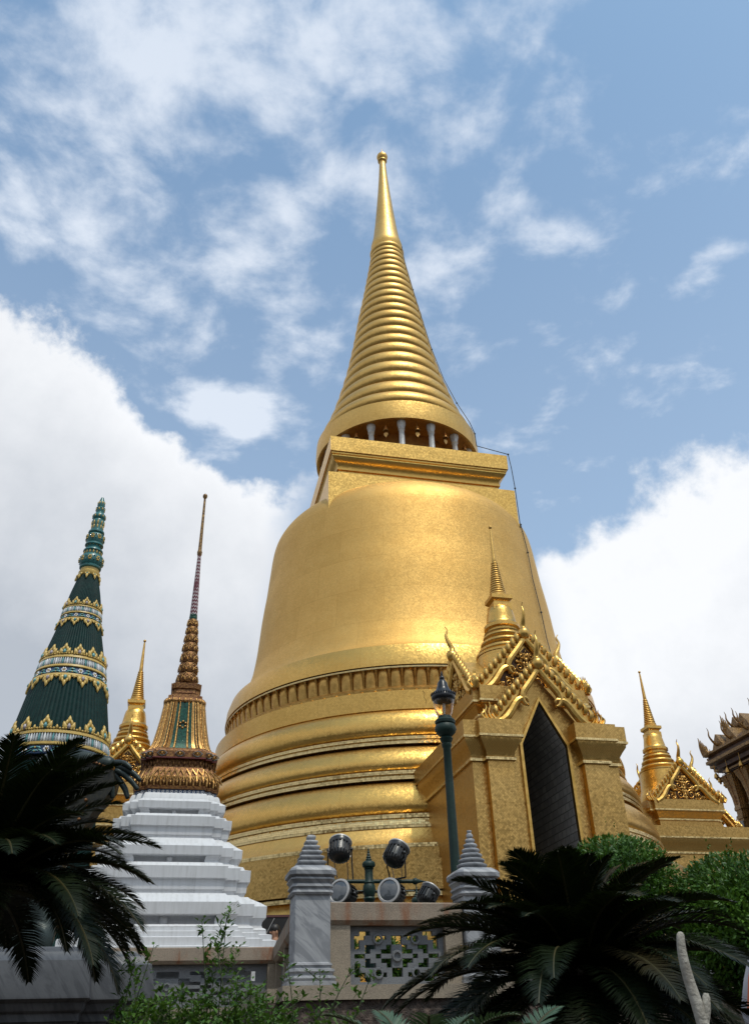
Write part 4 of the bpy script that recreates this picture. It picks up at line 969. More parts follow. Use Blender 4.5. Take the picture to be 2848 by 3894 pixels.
# ------------------------------------------------------------------ dark mosaic pavilion behind the right porch
PC = Vector((15.88, 43.06, 0))
PVB = PC + NV * 4.2 + TV * 4.2
PV = thing('mosaic_pavilion', 'dark mosaic pavilion with horned roof edges and slim columns at the right edge', 'pavilion', (PVB.x, PVB.y, TERR), YAW)
def pv_loc(x, y, z): return (x, y, z + Z - TERR)
RP = ccw([(x * 4.3, y * 4.3) for x, y in redent(.74, .87)])
mb = MB(); mb.sweep(RP, [(-1.7, 10.5), (-1.0, 10.5)] and [(d, z + Z - TERR) for d, z in ((-1.6, 10.55), (-.75, 10.62), (-.72, 10.78), (-.5, 10.82), (-.48, 11.0), (-.28, 11.04), (-.26, 11.22), (-.02, 11.28), (.02, 11.5), (-.04, 11.53), (-.06, 11.66), (.05, 11.72), (.06, 11.86), (-.25, 11.98), (-1.2, 12.6))])
mb.build('eaves', 'brown_lacquer', PV, 30)
mb = MB()
mb.sweep(RP, [(d, z + Z - TERR) for d, z in ((.0, 11.3), (.075, 11.33), (.075, 11.47), (.0, 11.50))])
mb.sweep(RP, [(d, z + Z - TERR) for d, z in ((.02, 11.70), (.12, 11.74), (.12, 11.84), (.0, 11.88))])
mb.sweep(RP, [(d, z + Z - TERR) for d, z in ((-.52, 10.85), (-.42, 10.87), (-.42, 10.95), (-.5, 10.98))])
mb.build('eaves_moulding', 'brown_mosaic', PV, 30)
mb = MB()
for k, (d, z0) in enumerate(((-.9, 11.95), (-1.8, 12.7), (-2.6, 13.2))):
    mb.sweep(RP, [(d - .25, z0 + Z - TERR), (d, z0 + .1 + Z - TERR), (d + .03, z0 + .35 + Z - TERR), (d - .35, z0 + .55 + Z - TERR), (d - .6, z0 + 1.0 + Z - TERR)])
mb.build('roof_tiers', 'brown_mosaic', PV, 30)
mb = MB(); mb.sweep(ccw([(x * 2.2, y * 2.2) for x, y in ((-1, -1), (1, -1), (1, 1), (-1, 1))]), [(0, Z - TERR + .6), (0, 10.7 + Z - TERR)]); mb.build('inner_hall', 'brown_mosaic', PV, 30)
# columns under the eaves along the near and left sides
def column(x, y):
    mb = MB(); pl = ccw([(x + a * .36, y + b * .36) for a, b in redent(.62, .82)])
    mb.sweep(pl, [(d, z + Z - TERR) for d, z in ((.12, .6), (.12, 1.0), (0, 1.3), (-.03, 8.6), (.02, 8.62), (.03, 8.75), (-.02, 8.8), (-.02, 9.0), (.03, 9.02), (.03, 9.12), (0, 9.2), (.02, 9.6), (.10, 10.1), (.26, 10.62))])
    cb = mb.build('column', 'brown_mosaic', PV, 30)
    mb = MB()
    for q in range(20):
        a = 2 * pi * q / 20
        mb.tube([(x + r_ * cos(a), y + r_ * sin(a), z + Z - TERR) for r_, z in ((.36, 9.25), (.37, 9.7), (.46, 10.2), (.66, 10.66))], [.035, .045, .05, .02], 5)
    mb.build('capital_leaves', 'carved_gilt', cb, 60)
    mb = MB()
    for f in (-1, 1):
        for ax_ in (0, 1):
            mb.box(*((x - .15, y + f * .365 - .01, 1.4, x + .15, y + f * .365 + .01, 8.5) if ax_ == 0 else (x + f * .365 - .01, y - .15, 1.4, x + f * .365 + .01, y + .15, 8.5)))
    mb.v = [(v[0], v[1], v[2] + Z - TERR) for v in mb.v]
    mb.build('silver_inlay', 'silver_mosaic', cb)
for x, y in ((-3.5, 2.32), (-3.5, 1.15), (-3.5, -.1), (-3.5, -1.4), (-3.2, -2.9), (-2.3, 3.4)): column(x, y)
def hook(mb, x, y, z, ox, oy, h, out=.35, r0=.075):
    pts = smooth_curve([(x, y, z), (x + ox * out * .55, y + oy * out * .55, z + h * .18), (x + ox * out * 1.0, y + oy * out * 1.0, z + h * .5), (x + ox * out * .95, y + oy * out * .95, z + h * .8), (x + ox * out * 1.1, y + oy * out * 1.1, z + h)], 4)
    mb.tube([pv_loc(*v) for v in pts], [r0 * (1 - .9 * i / (len(pts) - 1)) for i in range(len(pts))], 6)
def hook_part(name, *a):
    mb = MB(); hook(mb, *a); o_ = mb.build(name, 'brown_mosaic', PV, 60); return o_
for tier_, (d, z0, hh) in enumerate(((-.45, 12.0, .85), (-1.3, 12.75, .8))):
    w = 4.3 + d
    for y in (3.0 + d * .6, 1.6, .2, -1.4, -2.6 - d * .5):
        hook_part('horn_finial', -w, y, z0 + .2, -1, 0, hh)
        mg = MB(); mg.prism([(-.55, 0), (.55, 0), (0, .75)], lambda u, v, dd: pv_loc(-w + dd, y + u, z0 + v), 0, .9); mg.build('eave_gablet', 'brown_mosaic', PV, 30)
    for x in (-3.0 - d * .6, -1.5, 0):
        hook_part('horn_finial', x, w, z0 + .2, 0, 1, hh)
for tier_, (d, z0) in enumerate(((.0, 11.75), (-1.0, 12.7))):
    for fx, fy in ((-1, 1), (-1, -1)):
        x0, y0 = (fx * 3.2, fy * 4.36) if tier_ == 0 else (fx * (3.05 + d), fy * (4.3 + d))
        for x0, y0, sx, sy in ((x0, y0, -fx, 0), (fx * (4.36 + d), fy * (3.2 + d * .8), 0, -fy)):
            mb = MB()
            mb.ball(pv_loc(x0 + .2 * sx, y0 + .2 * sy, z0 + .05), .2, 10, 6, 1.6 if sx else .7, 1.6 if sy else .7, .8)
            for q in range(4): hook(mb, x0 + .14 * q * sx, y0 + .14 * q * sy, z0, fx * .35, fy * .25, .95 - .16 * q, .3, .12)
            mb.build('corner_finial', 'brown_mosaic', PV, 60)
bw0 = None
for i, (x, y) in enumerate([(-4.2, 2.9), (-3.6, 3.55), (-2.9, 4.2), (-4.2, 1.9), (-4.2, .8), (-4.2, -.4), (-4.2, -1.6), (-3.6, 2.6), (-3.6, 1.2), (-3.6, -.2)]):
    ca, sa = cos(YAW), sin(YAW); p_ = Vector((PVB.x + x * ca - y * sa, PVB.y + x * sa + y * ca, (10.62 if i < 7 else 10.3) + Z))
    if bw0 is None:
        bw0 = thing('eave_bell', 'small bronze bell hanging from the horned eaves of the dark pavilion', 'bell', p_, 0, 'bells hanging from the pavilion eaves')
        mb = MB(); mb.lathe([(.10, .0), (.12, .02), (.10, .14), (.05, .24), (0, .26)], 10); mb.ball((0, 0, -.05), .06, 6, 5); mb.build('bell_cup', 'gold_dull', bw0)
        mb = MB(); mb.tube([(0, 0, .24), (0, 0, .72)], .015, 4); mb.build('hanging_rod', 'gold_dull', bw0)
    else: dup(bw0, p_, .3 * i)
# ------------------------------------------------------------------ balustrade, corner pillars, retaining wall
def lv(base):          # maps local (u along TV, v along -NV, z) at a base point; parts are built in world axes relative to their thing
    return lambda u, v, z: (TV * u - NV * v) + Vector((0, 0, z))
PAT = ["##################", "##..##########..##", "#..##..#..#..##..#", "#.###.##..##.###.#", "#.#..##.##.##..#.#", "###.##..##..##.###", "#..##.######.##..#", "###.##..##..##.###", "#.#..##.##.##..#.#", "#.###.##..##.###.#", "#..##..#..#..##..#", "##..##########..##", "##################"]
RT, RB = 1.49 + Z, 1.245 + Z           # rail top and underside (world height)
def balustrade(label, a, b, posts, lat, name='stone_balustrade'):
    a, b = Vector(a), Vector(b); d = (b - a).normalized(); nrm = Vector((-d.y, d.x, 0)); L = (b - a).length
    t = thing(name, label, 'balustrade', (a.x, a.y, TERR), 0, 'balustrade sections on the terrace edge')
    def T(u, v, z): return d * u + nrm * v + Vector((0, 0, z - TERR))
    mb = MB(); h = RT - RB; w = .17
    prof = [(-w + .045, RB), (w - .045, RB), (w, RB + .05), (w, RT - .012), (w - .012, RT), (-w + .012, RT), (-w, RT - .012), (-w, RB + .05)]
    nseg = max(2, int(L / .4))
    mb.grid([[T(L * i / nseg, p_[0] + .002 * random.uniform(-1, 1), p_[1] + .002 * random.uniform(-1, 1)) for p_ in prof] for i in range(nseg + 1)], True)
    bb = len(mb.v); n = len(prof); mb.face(list(range(n))[::-1]); mb.face([bb - n + j for j in range(n)])
    mb.build('rail', 'tan_granite', t, 30)
    for u0, u1 in posts:
        mb = MB(); mb.box(u0, -.13, TERR, u1, .13, RB - .004, T=lambda p_: T(*p_)); mb.build('post', 'tan_granite_plain', t, None)
    for u0, u1 in lat:
        mb = MB(); nx, ny = len(PAT[0]), len(PAT); cw, ch = (u1 - u0) / nx, (RB - TERR - .01) / ny
        for r_ in range(ny):
            c_ = 0
            while c_ < nx:
                if PAT[r_][c_] == '#':
                    e = c_
                    while e < nx and PAT[r_][e] == '#': e += 1
                    mb.box(u0 + c_ * cw, -.035, RB - .006 - (r_ + 1) * ch, u0 + e * cw, .035 - .0, RB - .006 - r_ * ch, T=lambda p_: T(*p_)); c_ = e
                else: c_ += 1
        # raised ring bosses
        for u, z in ((.30, .22), (.30, .78), (.70, .22), (.70, .78), (.5, .5)):
            cx, cz = u0 + (u1 - u0) * u, TERR + (RB - TERR) * z
            mb.tube([T(cx + .05 * cos(q * pi / 5), -.045, cz + .05 * sin(q * pi / 5)) for q in range(11)], .016, 5, cap=False)
        mb.build('lattice_panel', 'lattice_stone', t, None)
    return t
a_ = P0 + TV * .215
balustrade('rust-stained granite balustrade below the floodlights, running right from the grey corner pillar', a_, P0 + TV * 1.86, [(0.01, .25), (1.42, 1.64)], [(.252, 1.418)])
balustrade('granite balustrade half hidden behind the right cycad, beyond the second pillar', P0 + TV * 2.31, P0 + TV * 6.5, [(0.01, .25), (1.9, 2.1), (3.9, 4.18)], [(.252, 1.89), (2.11, 3.89)])
balustrade('granite balustrade running away from the grey corner pillar toward the golden chedi', P0 - NV * .215, P1 - NV * -.19, [(2.3, 2.5), (4.5, 4.72)], [(.02, 2.29), (2.51, 4.49)])
balustrade('low granite balustrade in front of the white stepped base', P1 - TV * 7.0, P1 + TV * .12, [(.0, .25), (3.3, 3.5), (6.75, 7.0)], [(.26, 3.29), (3.51, 6.74)])
def pillar(p_, label, knob):
    t = thing('stone_pillar', label, 'pillar', (p_.x, p_.y, TERR), YAW, 'grey marble balustrade pillars')
    def sqp(w): return ccw([(-w, -w), (w, -w), (w, w), (-w, w)])
    def sq(w, c=.03): return ccw([(-w + c, -w), (w - c, -w), (w, -w + c), (w, w - c), (w - c, w), (-w + c, w), (-w, w - c), (-w, -w + c)])
    q = lambda pr: [(d, z + Z - TERR) for d, z in pr]
    mb = MB(); mb.sweep(sq(.215), q([(.07, .60), (.07, .655), (.05, .66), (.065, .685), (.06, .705), (.03, .715), (.03, .735), (.05, .755), (.045, .78), (.01, .79), (.01, .805), (.025, .82), (.02, .84), (0, .85)])); mb.build('pillar_base', 'grey_marble', t, 22)
    mb = MB(); mb.sweep(sq(.215, .012), q([(0, .845), (0, 1.565)])); mb.build('shaft', 'grey_marble', t, 25)
    mb = MB(); mb.sweep(sq(.215), q([(0, 1.56), (.02, 1.565), (.035, 1.59), (.03, 1.61), (.01, 1.62), (.01, 1.635), (.035, 1.655), (.03, 1.68), (.015, 1.69), (.03, 1.715), (.05, 1.735), (.045, 1.755), (.03, 1.76), (.07, 1.785), (.072, 1.83), (.05, 1.86), (-.01, 1.895), (-.04, 1.90)])); mb.build('capital', 'grey_marble', t, 22)
    pr = []
    for i in range(6):
        w = .168 - .023 * i; z0 = 1.90 + .062 * i
        pr += [(w * .86, z0), (w * .88, z0 + .016), (w * 1.04, z0 + .034), (w * 1.05, z0 + .05), (w * .92, z0 + .062)]
    mb = MB()
    if knob:
        pr = [(r_ * 1.12, z) for r_, z in pr] + [(.03, 2.275), (.045, 2.30), (.042, 2.325), (.025, 2.345), (.032, 2.37), (.03, 2.38), (0, 2.385)]
        mb.lathe(q(pr), 28)
    else: mb.sweep(sq(1, .12), q(pr + [(.030, 2.275), (.032, 2.285)]), mode='scale')
    mb.build('stepped_spire', 'grey_marble', t, 22)
pillar(P0, 'square grey marble corner pillar with a blunt stepped top at the balustrade corner', False)
pillar(P0 + TV * 2.09, 'grey marble pillar with a round knobbed stepped top half hidden by the right cycad', True)
# rubble retaining wall with a granite ledge
wa, wb = P0 + NV * .33 - TV * .33, P0 + NV * .33 + TV * 14
t = thing('retaining_wall', 'rough rubble wall with a pale granite ledge under the balustrade', 'wall', (wa.x, wa.y, 0))
def quadthing(name, mat, a, b, w, z0, z1, side=0.0):
    mb = MB(); quadbox(a, b, w, z0, z1, side, mb); mb.v = [(v[0] - wa.x, v[1] - wa.y, v[2]) for v in mb.v]; return mb.build(name, mat, t, None)
quadthing('rubble_face', 'rubble_stone', wa, wb, .5, 0, TERR - .14, .16)
quadthing('ledge', 'tan_granite_plain', wa - TV * .03, wb, .5, TERR - .139, TERR + .004, .12)
wa2 = P1 + NV * .30 - TV * 9
quadthing('rubble_face', 'rubble_stone', wa2, P1 + NV * .30 - TV * .02 + TV * .3, .4, 0, TERR - .14, .05)
quadthing('ledge', 'tan_granite_plain', wa2, P1 + NV * .30 + TV * .3, .4, TERR - .139, TERR + .004, .03)
wc = P0 - TV * .30
quadthing('rubble_face', 'rubble_stone', wc - NV * 0.0, wc - NV * 5.0, .34, .0, TERR - .14, .0)
quadthing('ledge', 'tan_granite_plain', wc - NV * .0, wc - NV * 5.0, .36, TERR - .139, TERR + .002, .0)
# planting bed in front of the wall
mb = MB(); rows = []
for i in range(16):
    y = 3.0 + 7.9 * i / 15; rows.append([(-9 + 18 * j / 24, y, 1.22 + .06 * sin(j * 1.7 + i) * (0 < i < 15)) for j in range(25)])
mb.grid(rows); mb.box(-9, 2.85, 0, 9, 3.0, 1.30)
tag(mb.build('planting_bed', 'soil'), kind='structure')
# ------------------------------------------------------------------ grey marble pedestal on the left
PE = Vector((-3.91, 9.84, 0))
t = thing('marble_pedestal', 'dark grey marble pedestal with stepped corners behind the drooping left cycad', 'pedestal', (PE.x, PE.y, 0), YAW)
RD2 = redent(.62, .80)
def pe(pr, name, mat):
    mb = MB(); mb.sweep(RD2, pr, mode='scale'); return mb.build(name, mat, t, 30)
pe([(1.55, 0), (1.55, .5), (1.42, .6), (1.33, .8), (1.33, 1.86)], 'pedestal_shaft', 'panel_marble')
pe([(1.33, 1.80), (1.34, 1.86), (1.37, 1.87), (1.37, 1.93), (1.41, 1.95), (1.43, 1.99), (1.43, 2.01), (1.47, 2.03)], 'dark_moulding', 'dark_marble')
pe([(1.47, 2.025), (1.50, 2.04), (1.50, 2.06), (1.44, 2.345), (1.41, 2.36), (1.36, 2.42), (1.30, 2.44), (1.27, 2.47)], 'cornice_slab', 'dark_marble')
mb = MB()
for k in range(4):
    for u0, u1 in ((-.80, -.05), (.05, .80)):
        def T(p_, k=k):
            x, y = p_[0], p_[1]
            for _ in range(k): x, y = -y, x
            return Vector((x, y, p_[2]))
        for (x0, z0, x1, z1) in ((u0, 1.68, u1, 1.72), (u0, 1.0, u1, 1.04), (u0, 1.0, u0 + .04, 1.72), (u1 - .04, 1.0, u1, 1.72)):
            mb.box(x0, -1.345, z0, x1, -1.32, z1, T=T)
mb.build('panel_frames', 'panel_marble', t, None)
# ------------------------------------------------------------------ body helper: skinned skeleton turned into one mesh
def skin_mesh(name, mat, verts, edges, radii, parent=None, sub=2, root=0):
    me = bpy.data.meshes.new(name + '_cage'); me.from_pydata([tuple(v) for v in verts], edges, [])
    o_ = bpy.data.objects.new(name + '_cage', me); col.objects.link(o_)
    sk = o_.modifiers.new('skin', 'SKIN'); ss = o_.modifiers.new('sub', 'SUBSURF'); ss.levels = sub; ss.render_levels = sub
    for i, r_ in enumerate(radii):
        sv = me.skin_vertices[0].data[i]; sv.radius = (r_, r_) if not isinstance(r_, tuple) else r_; sv.use_root = (i == root)
    bpy.context.view_layer.update()
    dg = bpy.context.evaluated_depsgraph_get(); m2 = bpy.data.meshes.new_from_object(o_.evaluated_get(dg)); m2.name = name
    bpy.data.objects.remove(o_); bpy.data.meshes.remove(me)
    m2.materials.clear(); m2.materials.append(M[mat]); m2.polygons.foreach_set('use_smooth', [True] * len(m2.polygons))
    ob = bpy.data.objects.new(name, m2); col.objects.link(ob)
    if parent: ob.parent = parent
    return ob
def chain(pts, radii): return pts, [(i, i + 1) for i in range(len(pts) - 1)], radii
# dark statue with its hand held out, mostly behind the cycad
st = thing('bronze_statue', 'dark bronze statue with one large hand held out behind the left cycad', 'statue', (-3.95, 9.9, 2.45), 0)
def hp(px, py, dy=0.0): return Vector((-3.04 + (px - 430) / 328 + 3.95, 9.53 - 9.9 + dy, 2.82 - (py - 2890) / 350 + Z - 2.45))
V = [Vector((0, 0, .15)), Vector((0, .02, .6)), Vector((0, .0, 1.05)), Vector((.12, -.08, 1.50)), hp(175, 2880, .1), hp(260, 2872, .05), hp(340, 2888), hp(400, 2900), hp(440, 2912),
     Vector((-.35, -.25, .12)), Vector((-.1, -.6, .1)), Vector((.35, -.3, .12)), Vector((.1, -.6, .14)), Vector((0, 0, 1.7)), Vector((0, -.02, 1.95)), Vector((-.35, 0, 1.35)), Vector((-.6, -.15, .9))]
Ed = [(0, 1), (1, 2), (2, 3), (3, 4), (4, 5), (5, 6), (6, 7), (7, 8), (0, 9), (9, 10), (0, 11), (11, 12), (2, 13), (13, 14), (2, 15), (15, 16)]
Rd = [.42, .40, .38, .26, .17, .135, .11, .085, .11, .2, .15, .2, .15, .14, .2, .16, .12]
skin_mesh('statue_body', 'bronze_dark', V, Ed, Rd, st)
for pts, r_ in (([hp(430, 2900), hp(468, 2902, -.02), hp(492, 2914, -.04), hp(510, 2932, -.04)], (.040, .036, .032, .024)),
                ([hp(440, 2912), hp(485, 2925), hp(520, 2948), hp(545, 2976)], (.042, .038, .033, .025)),
                ([hp(440, 2925), hp(480, 2946), hp(512, 2975), hp(538, 3008)], (.042, .037, .033, .025)),
                ([hp(435, 2935), hp(462, 2965, .03), hp(486, 2998, .04), hp(502, 3038, .04)], (.040, .037, .036, .026)),
                ([hp(425, 2925, -.05), hp(440, 2970, -.06), hp(449, 3010, -.05), hp(453, 3044, -.04)], (.042, .040, .036, .026))):
    v_, e_, rr_ = chain(pts, r_); skin_mesh('finger', 'bronze_dark', v_, e_, rr_, st)
mb = MB()
out = [(300, 2890), (352, 2893), (372, 2915), (446, 2936), (456, 2972), (452, 3010), (425, 3055), (398, 3085), (370, 3150), (330, 3240), (280, 3200), (270, 3000)]
po = [hp(*q) for q in out]; ctr = Vector((0, 0, 0))
for dd in (-.10, .12): mb.v += [tuple(q + Vector((0, dd, 0))) for q in po]
n = len(po); mb.face(list(range(n))); mb.face([n + i for i in range(n)][::-1])
for i in range(n): mb.face([i, n + i, n + (i + 1) % n, (i + 1) % n])
mb.build('sleeve', 'robe_mosaic', st, 50)
mb = MB()
for i in range(9):
    a, b = hp(352 + 11 * i, 2897 + 4.6 * i, -.12), hp(357 + 11 * i, 2900 + 4.6 * i, -.12); mb.ball(tuple(a), .016, 6, 4)
for q in ((366, 3050), (372, 3075), (360, 3100), (352, 3120)): mb.ball(tuple(hp(q[0], q[1], -.12)), .02, 6, 4)
mb.build('sleeve_studs', 'carved_gilt', st, 60)
# ------------------------------------------------------------------ green lamp post
t = thing('lamp_post', 'green lamp post with a clear glass lantern and black cap in front of the porch', 'street lamp', (.965, 12.46, TERR))
q = lambda pr: [(r_, z + Z - TERR) for r_, z in pr]
mb = MB(); mb.lathe(q([(.14, .6), (.14, .9), (.11, .95), (.10, 1.3), (.075, 1.4), (.071, 1.8), (.060, 3.2), (.057, 3.72), (.07, 3.74), (.075, 3.78), (.06, 3.80)]), 20); mb.build('post', 'green_paint', t, 40)
LK = 1.38; q2 = lambda pr: [(r_ * (LK if z > 3.9 else 1.1), z + Z - TERR) for r_, z in pr]
mb = MB(); mb.lathe(q2([(.058, 3.79), (.075, 3.82), (.09, 3.86), (.078, 3.88), (.066, 3.89), (.075, 3.91), (.105, 3.95), (.118, 4.0), (.112, 4.05), (.098, 4.08), (.11, 4.09), (.112, 4.13), (.10, 4.15), (.08, 4.16), (.075, 4.20), (.04, 4.21)]), 24, rib=lambda a, z, j: -.004 * (j % 2) * (3.92 < z - Z + TERR < 4.1)); mb.build('collar', 'green_paint', t, 40)
mb = MB(); mb.lathe(q2([(.072, 4.19), (.088, 4.24), (.105, 4.33), (.118, 4.43), (.124, 4.50)]), 32); mb.lathe(q2([(.120, 4.50), (.114, 4.43), (.101, 4.33), (.084, 4.24), (.069, 4.195)]), 32); mb.build('glass_globe', 'lantern_glass', t, 60)
mb = MB(); mb.lathe(q2([(.0, 4.435), (.116, 4.44), (.13, 4.47), (.134, 4.50), (.128, 4.53), (.122, 4.54), (.10, 4.59), (.072, 4.63), (.07, 4.65), (.062, 4.67), (.055, 4.73), (.03, 4.78), (.022, 4.79), (.028, 4.81), (.024, 4.83), (.012, 4.85), (.014, 4.87), (.006, 4.91), (0, 4.93)]), 28)
for i in range(28):
    a = 2 * pi * i / 28; mb.ball((LK * .132 * cos(a), LK * .132 * sin(a), 4.545 + Z - TERR), .014, 5, 4, 1, 1, 1.3)
mb.build('lantern_cap', 'lantern_black', t, 40)
mb = MB(); mb.lathe(q([(.03, 4.19), (.022, 4.23), (.012, 4.25), (.018, 4.27), (.022, 4.38), (.02, 4.40), (.0, 4.41)]), 12); mb.build('burner', 'lamp_tube', t, 50)
# ------------------------------------------------------------------ floodlight stands and floodlights
def stand(x, y, z0, label):
    t = thing('floodlight_stand', label, 'floodlight stand', (x, y, TERR), YAW - R(4), 'floodlight stands')
    qq = lambda pr: [(r_, z + z0 + Z - TERR) for r_, z in pr]
    mb = MB(); mb.lathe(qq([(.09, .6 - z0), (.062, .7 - z0), (.062, 1.66), (.075, 1.68), (.08, 1.70), (.066, 1.72), (.08, 1.76), (.088, 1.81), (.08, 1.86), (.068, 1.88), (.075, 1.90), (.058, 1.92), (.055, 2.06), (.07, 2.075), (.058, 2.085), (.06, 2.09)]), 24); mb.build('post', 'green_paint', t, 40)
    mb = MB(); mb.lathe(qq([(.055, 2.085), (.085, 2.10), (.092, 2.125), (.085, 2.155), (.06, 2.175), (.035, 2.18), (.045, 2.19), (.04, 2.20), (.028, 2.21), (.036, 2.22), (.03, 2.235), (.02, 2.245), (.027, 2.255), (.02, 2.27), (.014, 2.28), (.019, 2.29), (.01, 2.31), (.012, 2.32), (0, 2.37)]), 24); mb.build('finial', 'green_paint', t, 40)
    mb = MB(); zb = 1.915 + z0 + Z - TERR
    mb.tube([(-.62, 0, zb), (.62, 0, zb)], .026, 10); mb.tube([(-.62, 0, zb - .12), (.62, 0, zb - .12)], .012, 6)
    for f in (-1, 1): mb.tube([(f * a, 0, zb) for a in (.60, .62, .65, .67, .70, .72, .79)], [.026, .04, .045, .03, .022, .016, .003], 10)
    mb.build('crossbar', 'green_paint', t, 50)
    return t
stand(-.225, 12.4, 0.0, 'green floodlight stand with bulbous finial between two black floodlights')
stand(.50, 15.0, -.12, 'green floodlight stand farther back, only its finial showing left of the second pillar')
def flood(pos, d, label, r=.155, ln=.27, foot=None):
    d = Vector(d).normalized(); t = thing('floodlight', label, 'floodlight', (pos[0], pos[1], pos[2] + Z), 0, 'black floodlights on the stands')
    x = d.cross(Vector((0, 0, 1))).normalized(); y = x.cross(d)
    def T(a, rr, h): return x * (rr * cos(a)) + y * (rr * sin(a)) + d * h
    mb = MB(); n = 40
    prof = [(.001, -ln * .62), (.06, -ln * .62), (.10, -ln * .56), (.125, -ln * .45), (.135, -ln * .3), (.135, ln * .18), (.15, ln * .2), (r, ln * .24), (r, ln * .44)]
    mb.grid([[T(2 * pi * j / n, rr, h) for j in range(n)] for rr, h in prof], True)
    mb.build('housing', 'black_metal', t, 40)
    mb = MB()
    for j in range(20):
        a = 2 * pi * j / 20
        def F(u, v, w_): return T(a + w_ / .14, v, u)
        mb.prism([(-ln * .52, .08), (ln * .17, .13), (ln * .17, .157), (-ln * .36, .157), (-ln * .52, .12)], F, -.006, .006)
    mb.build('cooling_fins', 'black_metal', t, 30)
    mb = MB(); mb.grid([[T(2 * pi * j / n, rr, h) for j in range(n)] for rr, h in ((r - .03, ln * .44), (r + .004, ln * .43), (r + .008, ln * .47), (r + .004, ln * .51), (r - .02, ln * .52), (r - .028, ln * .48))], True); mb.build('rim', 'lamp_rim', t, 50)
    mb = MB(); mb.grid([[T(2 * pi * j / n, rr, h) for j in range(n)] for rr, h in ((r - .024, ln * .48), (r * .6, ln * .52), (r * .3, ln * .54), (.001, ln * .545))], True); mb.build('lens', 'lens_glass', t, 70)
    mb = MB()
    ft = Vector(foot) - Vector(pos) if foot else Vector((0, 0, -.42))
    hx = Vector((x.x, x.y, 0)).normalized()
    for f in (-1, 1):
        p1, p2, p3 = hx * (f * .165), hx * (f * .168) + Vector((0, 0, ft.z * .45)), hx * (f * .14) + ft
        mb.tube([p1, p2 + ft * .0, p3], .011, 6); mb.ball(tuple(hx * (f * .16)), .026, 8, 6)
        mb.tube([hx * (f * .10) + Vector((0, .05, -.06)), hx * (f * .07) + ft], .006, 5)
    mb.tube([hx * -.14 + ft, hx * .14 + ft], .012, 6)
    mb.build('bracket', 'black_metal', t, 50)
flood((-.62, 12.38, 2.33), (.05, .55, .83), 'finned black floodlight aimed up at the chedi, just right of the grey corner pillar', foot=(-.58, 12.39, 1.93))
flood((.15, 12.40, 2.25), (.42, .45, .80), 'finned black floodlight tilted up to the right, above the crossbar right of the green post', foot=(.17, 12.41, 1.94))
flood((-.55, 12.10, 1.715), (-.50, -.84, .22), 'floodlight with pale rim facing forward beside the grey corner pillar', foot=(-.55, 12.3, 1.78))
flood((.09, 12.10, 1.715), (-.42, -.88, .16), 'floodlight with pale rim facing forward right of the green post above the rail', foot=(.12, 12.3, 1.80))
flood((.66, 14.6, 2.02), (.5, .35, .8), 'black floodlight farther back beside the smaller finial, partly behind cycad fronds', foot=(.66, 14.9, 1.8))
# ------------------------------------------------------------------ visitor behind the balustrade and a dark sunshade
t = thing('person', 'person with short dark hair seen behind the balustrade beside the white base', 'person', (-2.37, 19.9, TERR), R(-60))
B = lambda x, y, z: Vector((x, y, z))
V = [B(0, 0, .86), B(0, -.01, 1.05), B(0, -.01, 1.22), B(0, 0, 1.34), B(0, .0, 1.42), B(.0, -.02, 1.50), B(0, -.025, 1.58),
     B(.17, 0, 1.31), B(.23, 0, 1.05), B(.22, -.14, .86), B(.21, -.22, .80), B(-.17, 0, 1.31), B(-.23, 0, 1.05), B(-.22, -.10, .84), B(-.21, -.17, .77),
     B(.09, 0, .80), B(.10, -.01, .46), B(.10, .02, .08), B(.10, -.13, .03), B(-.09, 0, .80), B(-.10, .04, .46), B(-.10, .06, .08), B(-.10, -.09, .03)]
Ed = [(0, 1), (1, 2), (2, 3), (3, 4), (4, 5), (5, 6), (3, 7), (7, 8), (8, 9), (9, 10), (3, 11), (11, 12), (12, 13), (13, 14), (0, 15), (15, 16), (16, 17), (17, 18), (0, 19), (19, 20), (20, 21), (21, 22)]
Rd = [(.15, .11), (.13, .10), (.16, .11), (.12, .09), .055, (.078, .09), (.072, .085), .06, .045, .035, .03, .06, .045, .035, .03, .09, .062, .042, .035, .09, .062, .042, .035]
skin_mesh('body', 'skin', V, Ed, Rd, t)
mb = MB(); mb.ball((0, -.005, 1.585), .105, 16, 12, .86, .98, 1.0); mb.v = [v for v in mb.v]; mb.v = [(v[0], v[1] + (.02 if v[2] < 1.56 else 0), max(v[2], 1.535 + .25 * max(0, -v[1] - .02))) for v in mb.v]; mb.build('hair', 'hair', t, 60)
mb = MB(); 
for f in (-1, 1): mb.ball((f * .082, .0, 1.52), .032, 8, 6, .45, .8, 1.2)
mb.ball((0, -.115, 1.52), .018, 6, 5, .8, 1, 1.2); mb.build('ears_and_nose', 'skin', t, 60)
mb = MB(); 
for f in (-1, 1): mb.ball((f * .032, -.098, 1.545), .011, 6, 5)
mb.tube([(-.025, -.105, 1.475), (0, -.110, 1.473), (.025, -.105, 1.475)], .006, 5); mb.build('eyes_and_mouth', 'hair', t, 60)
skin_mesh('shirt', 'shirt', [B(0, 0, .84), B(0, -.01, 1.05), B(0, -.01, 1.22), B(0, 0, 1.33), B(.17, 0, 1.31), B(.22, 0, 1.12), B(-.17, 0, 1.31), B(-.22, 0, 1.12)], [(0, 1), (1, 2), (2, 3), (3, 4), (4, 5), (3, 6), (6, 7)], [(.175, .135), (.155, .125), (.18, .13), (.135, .105), .08, .066, .08, .066], t)
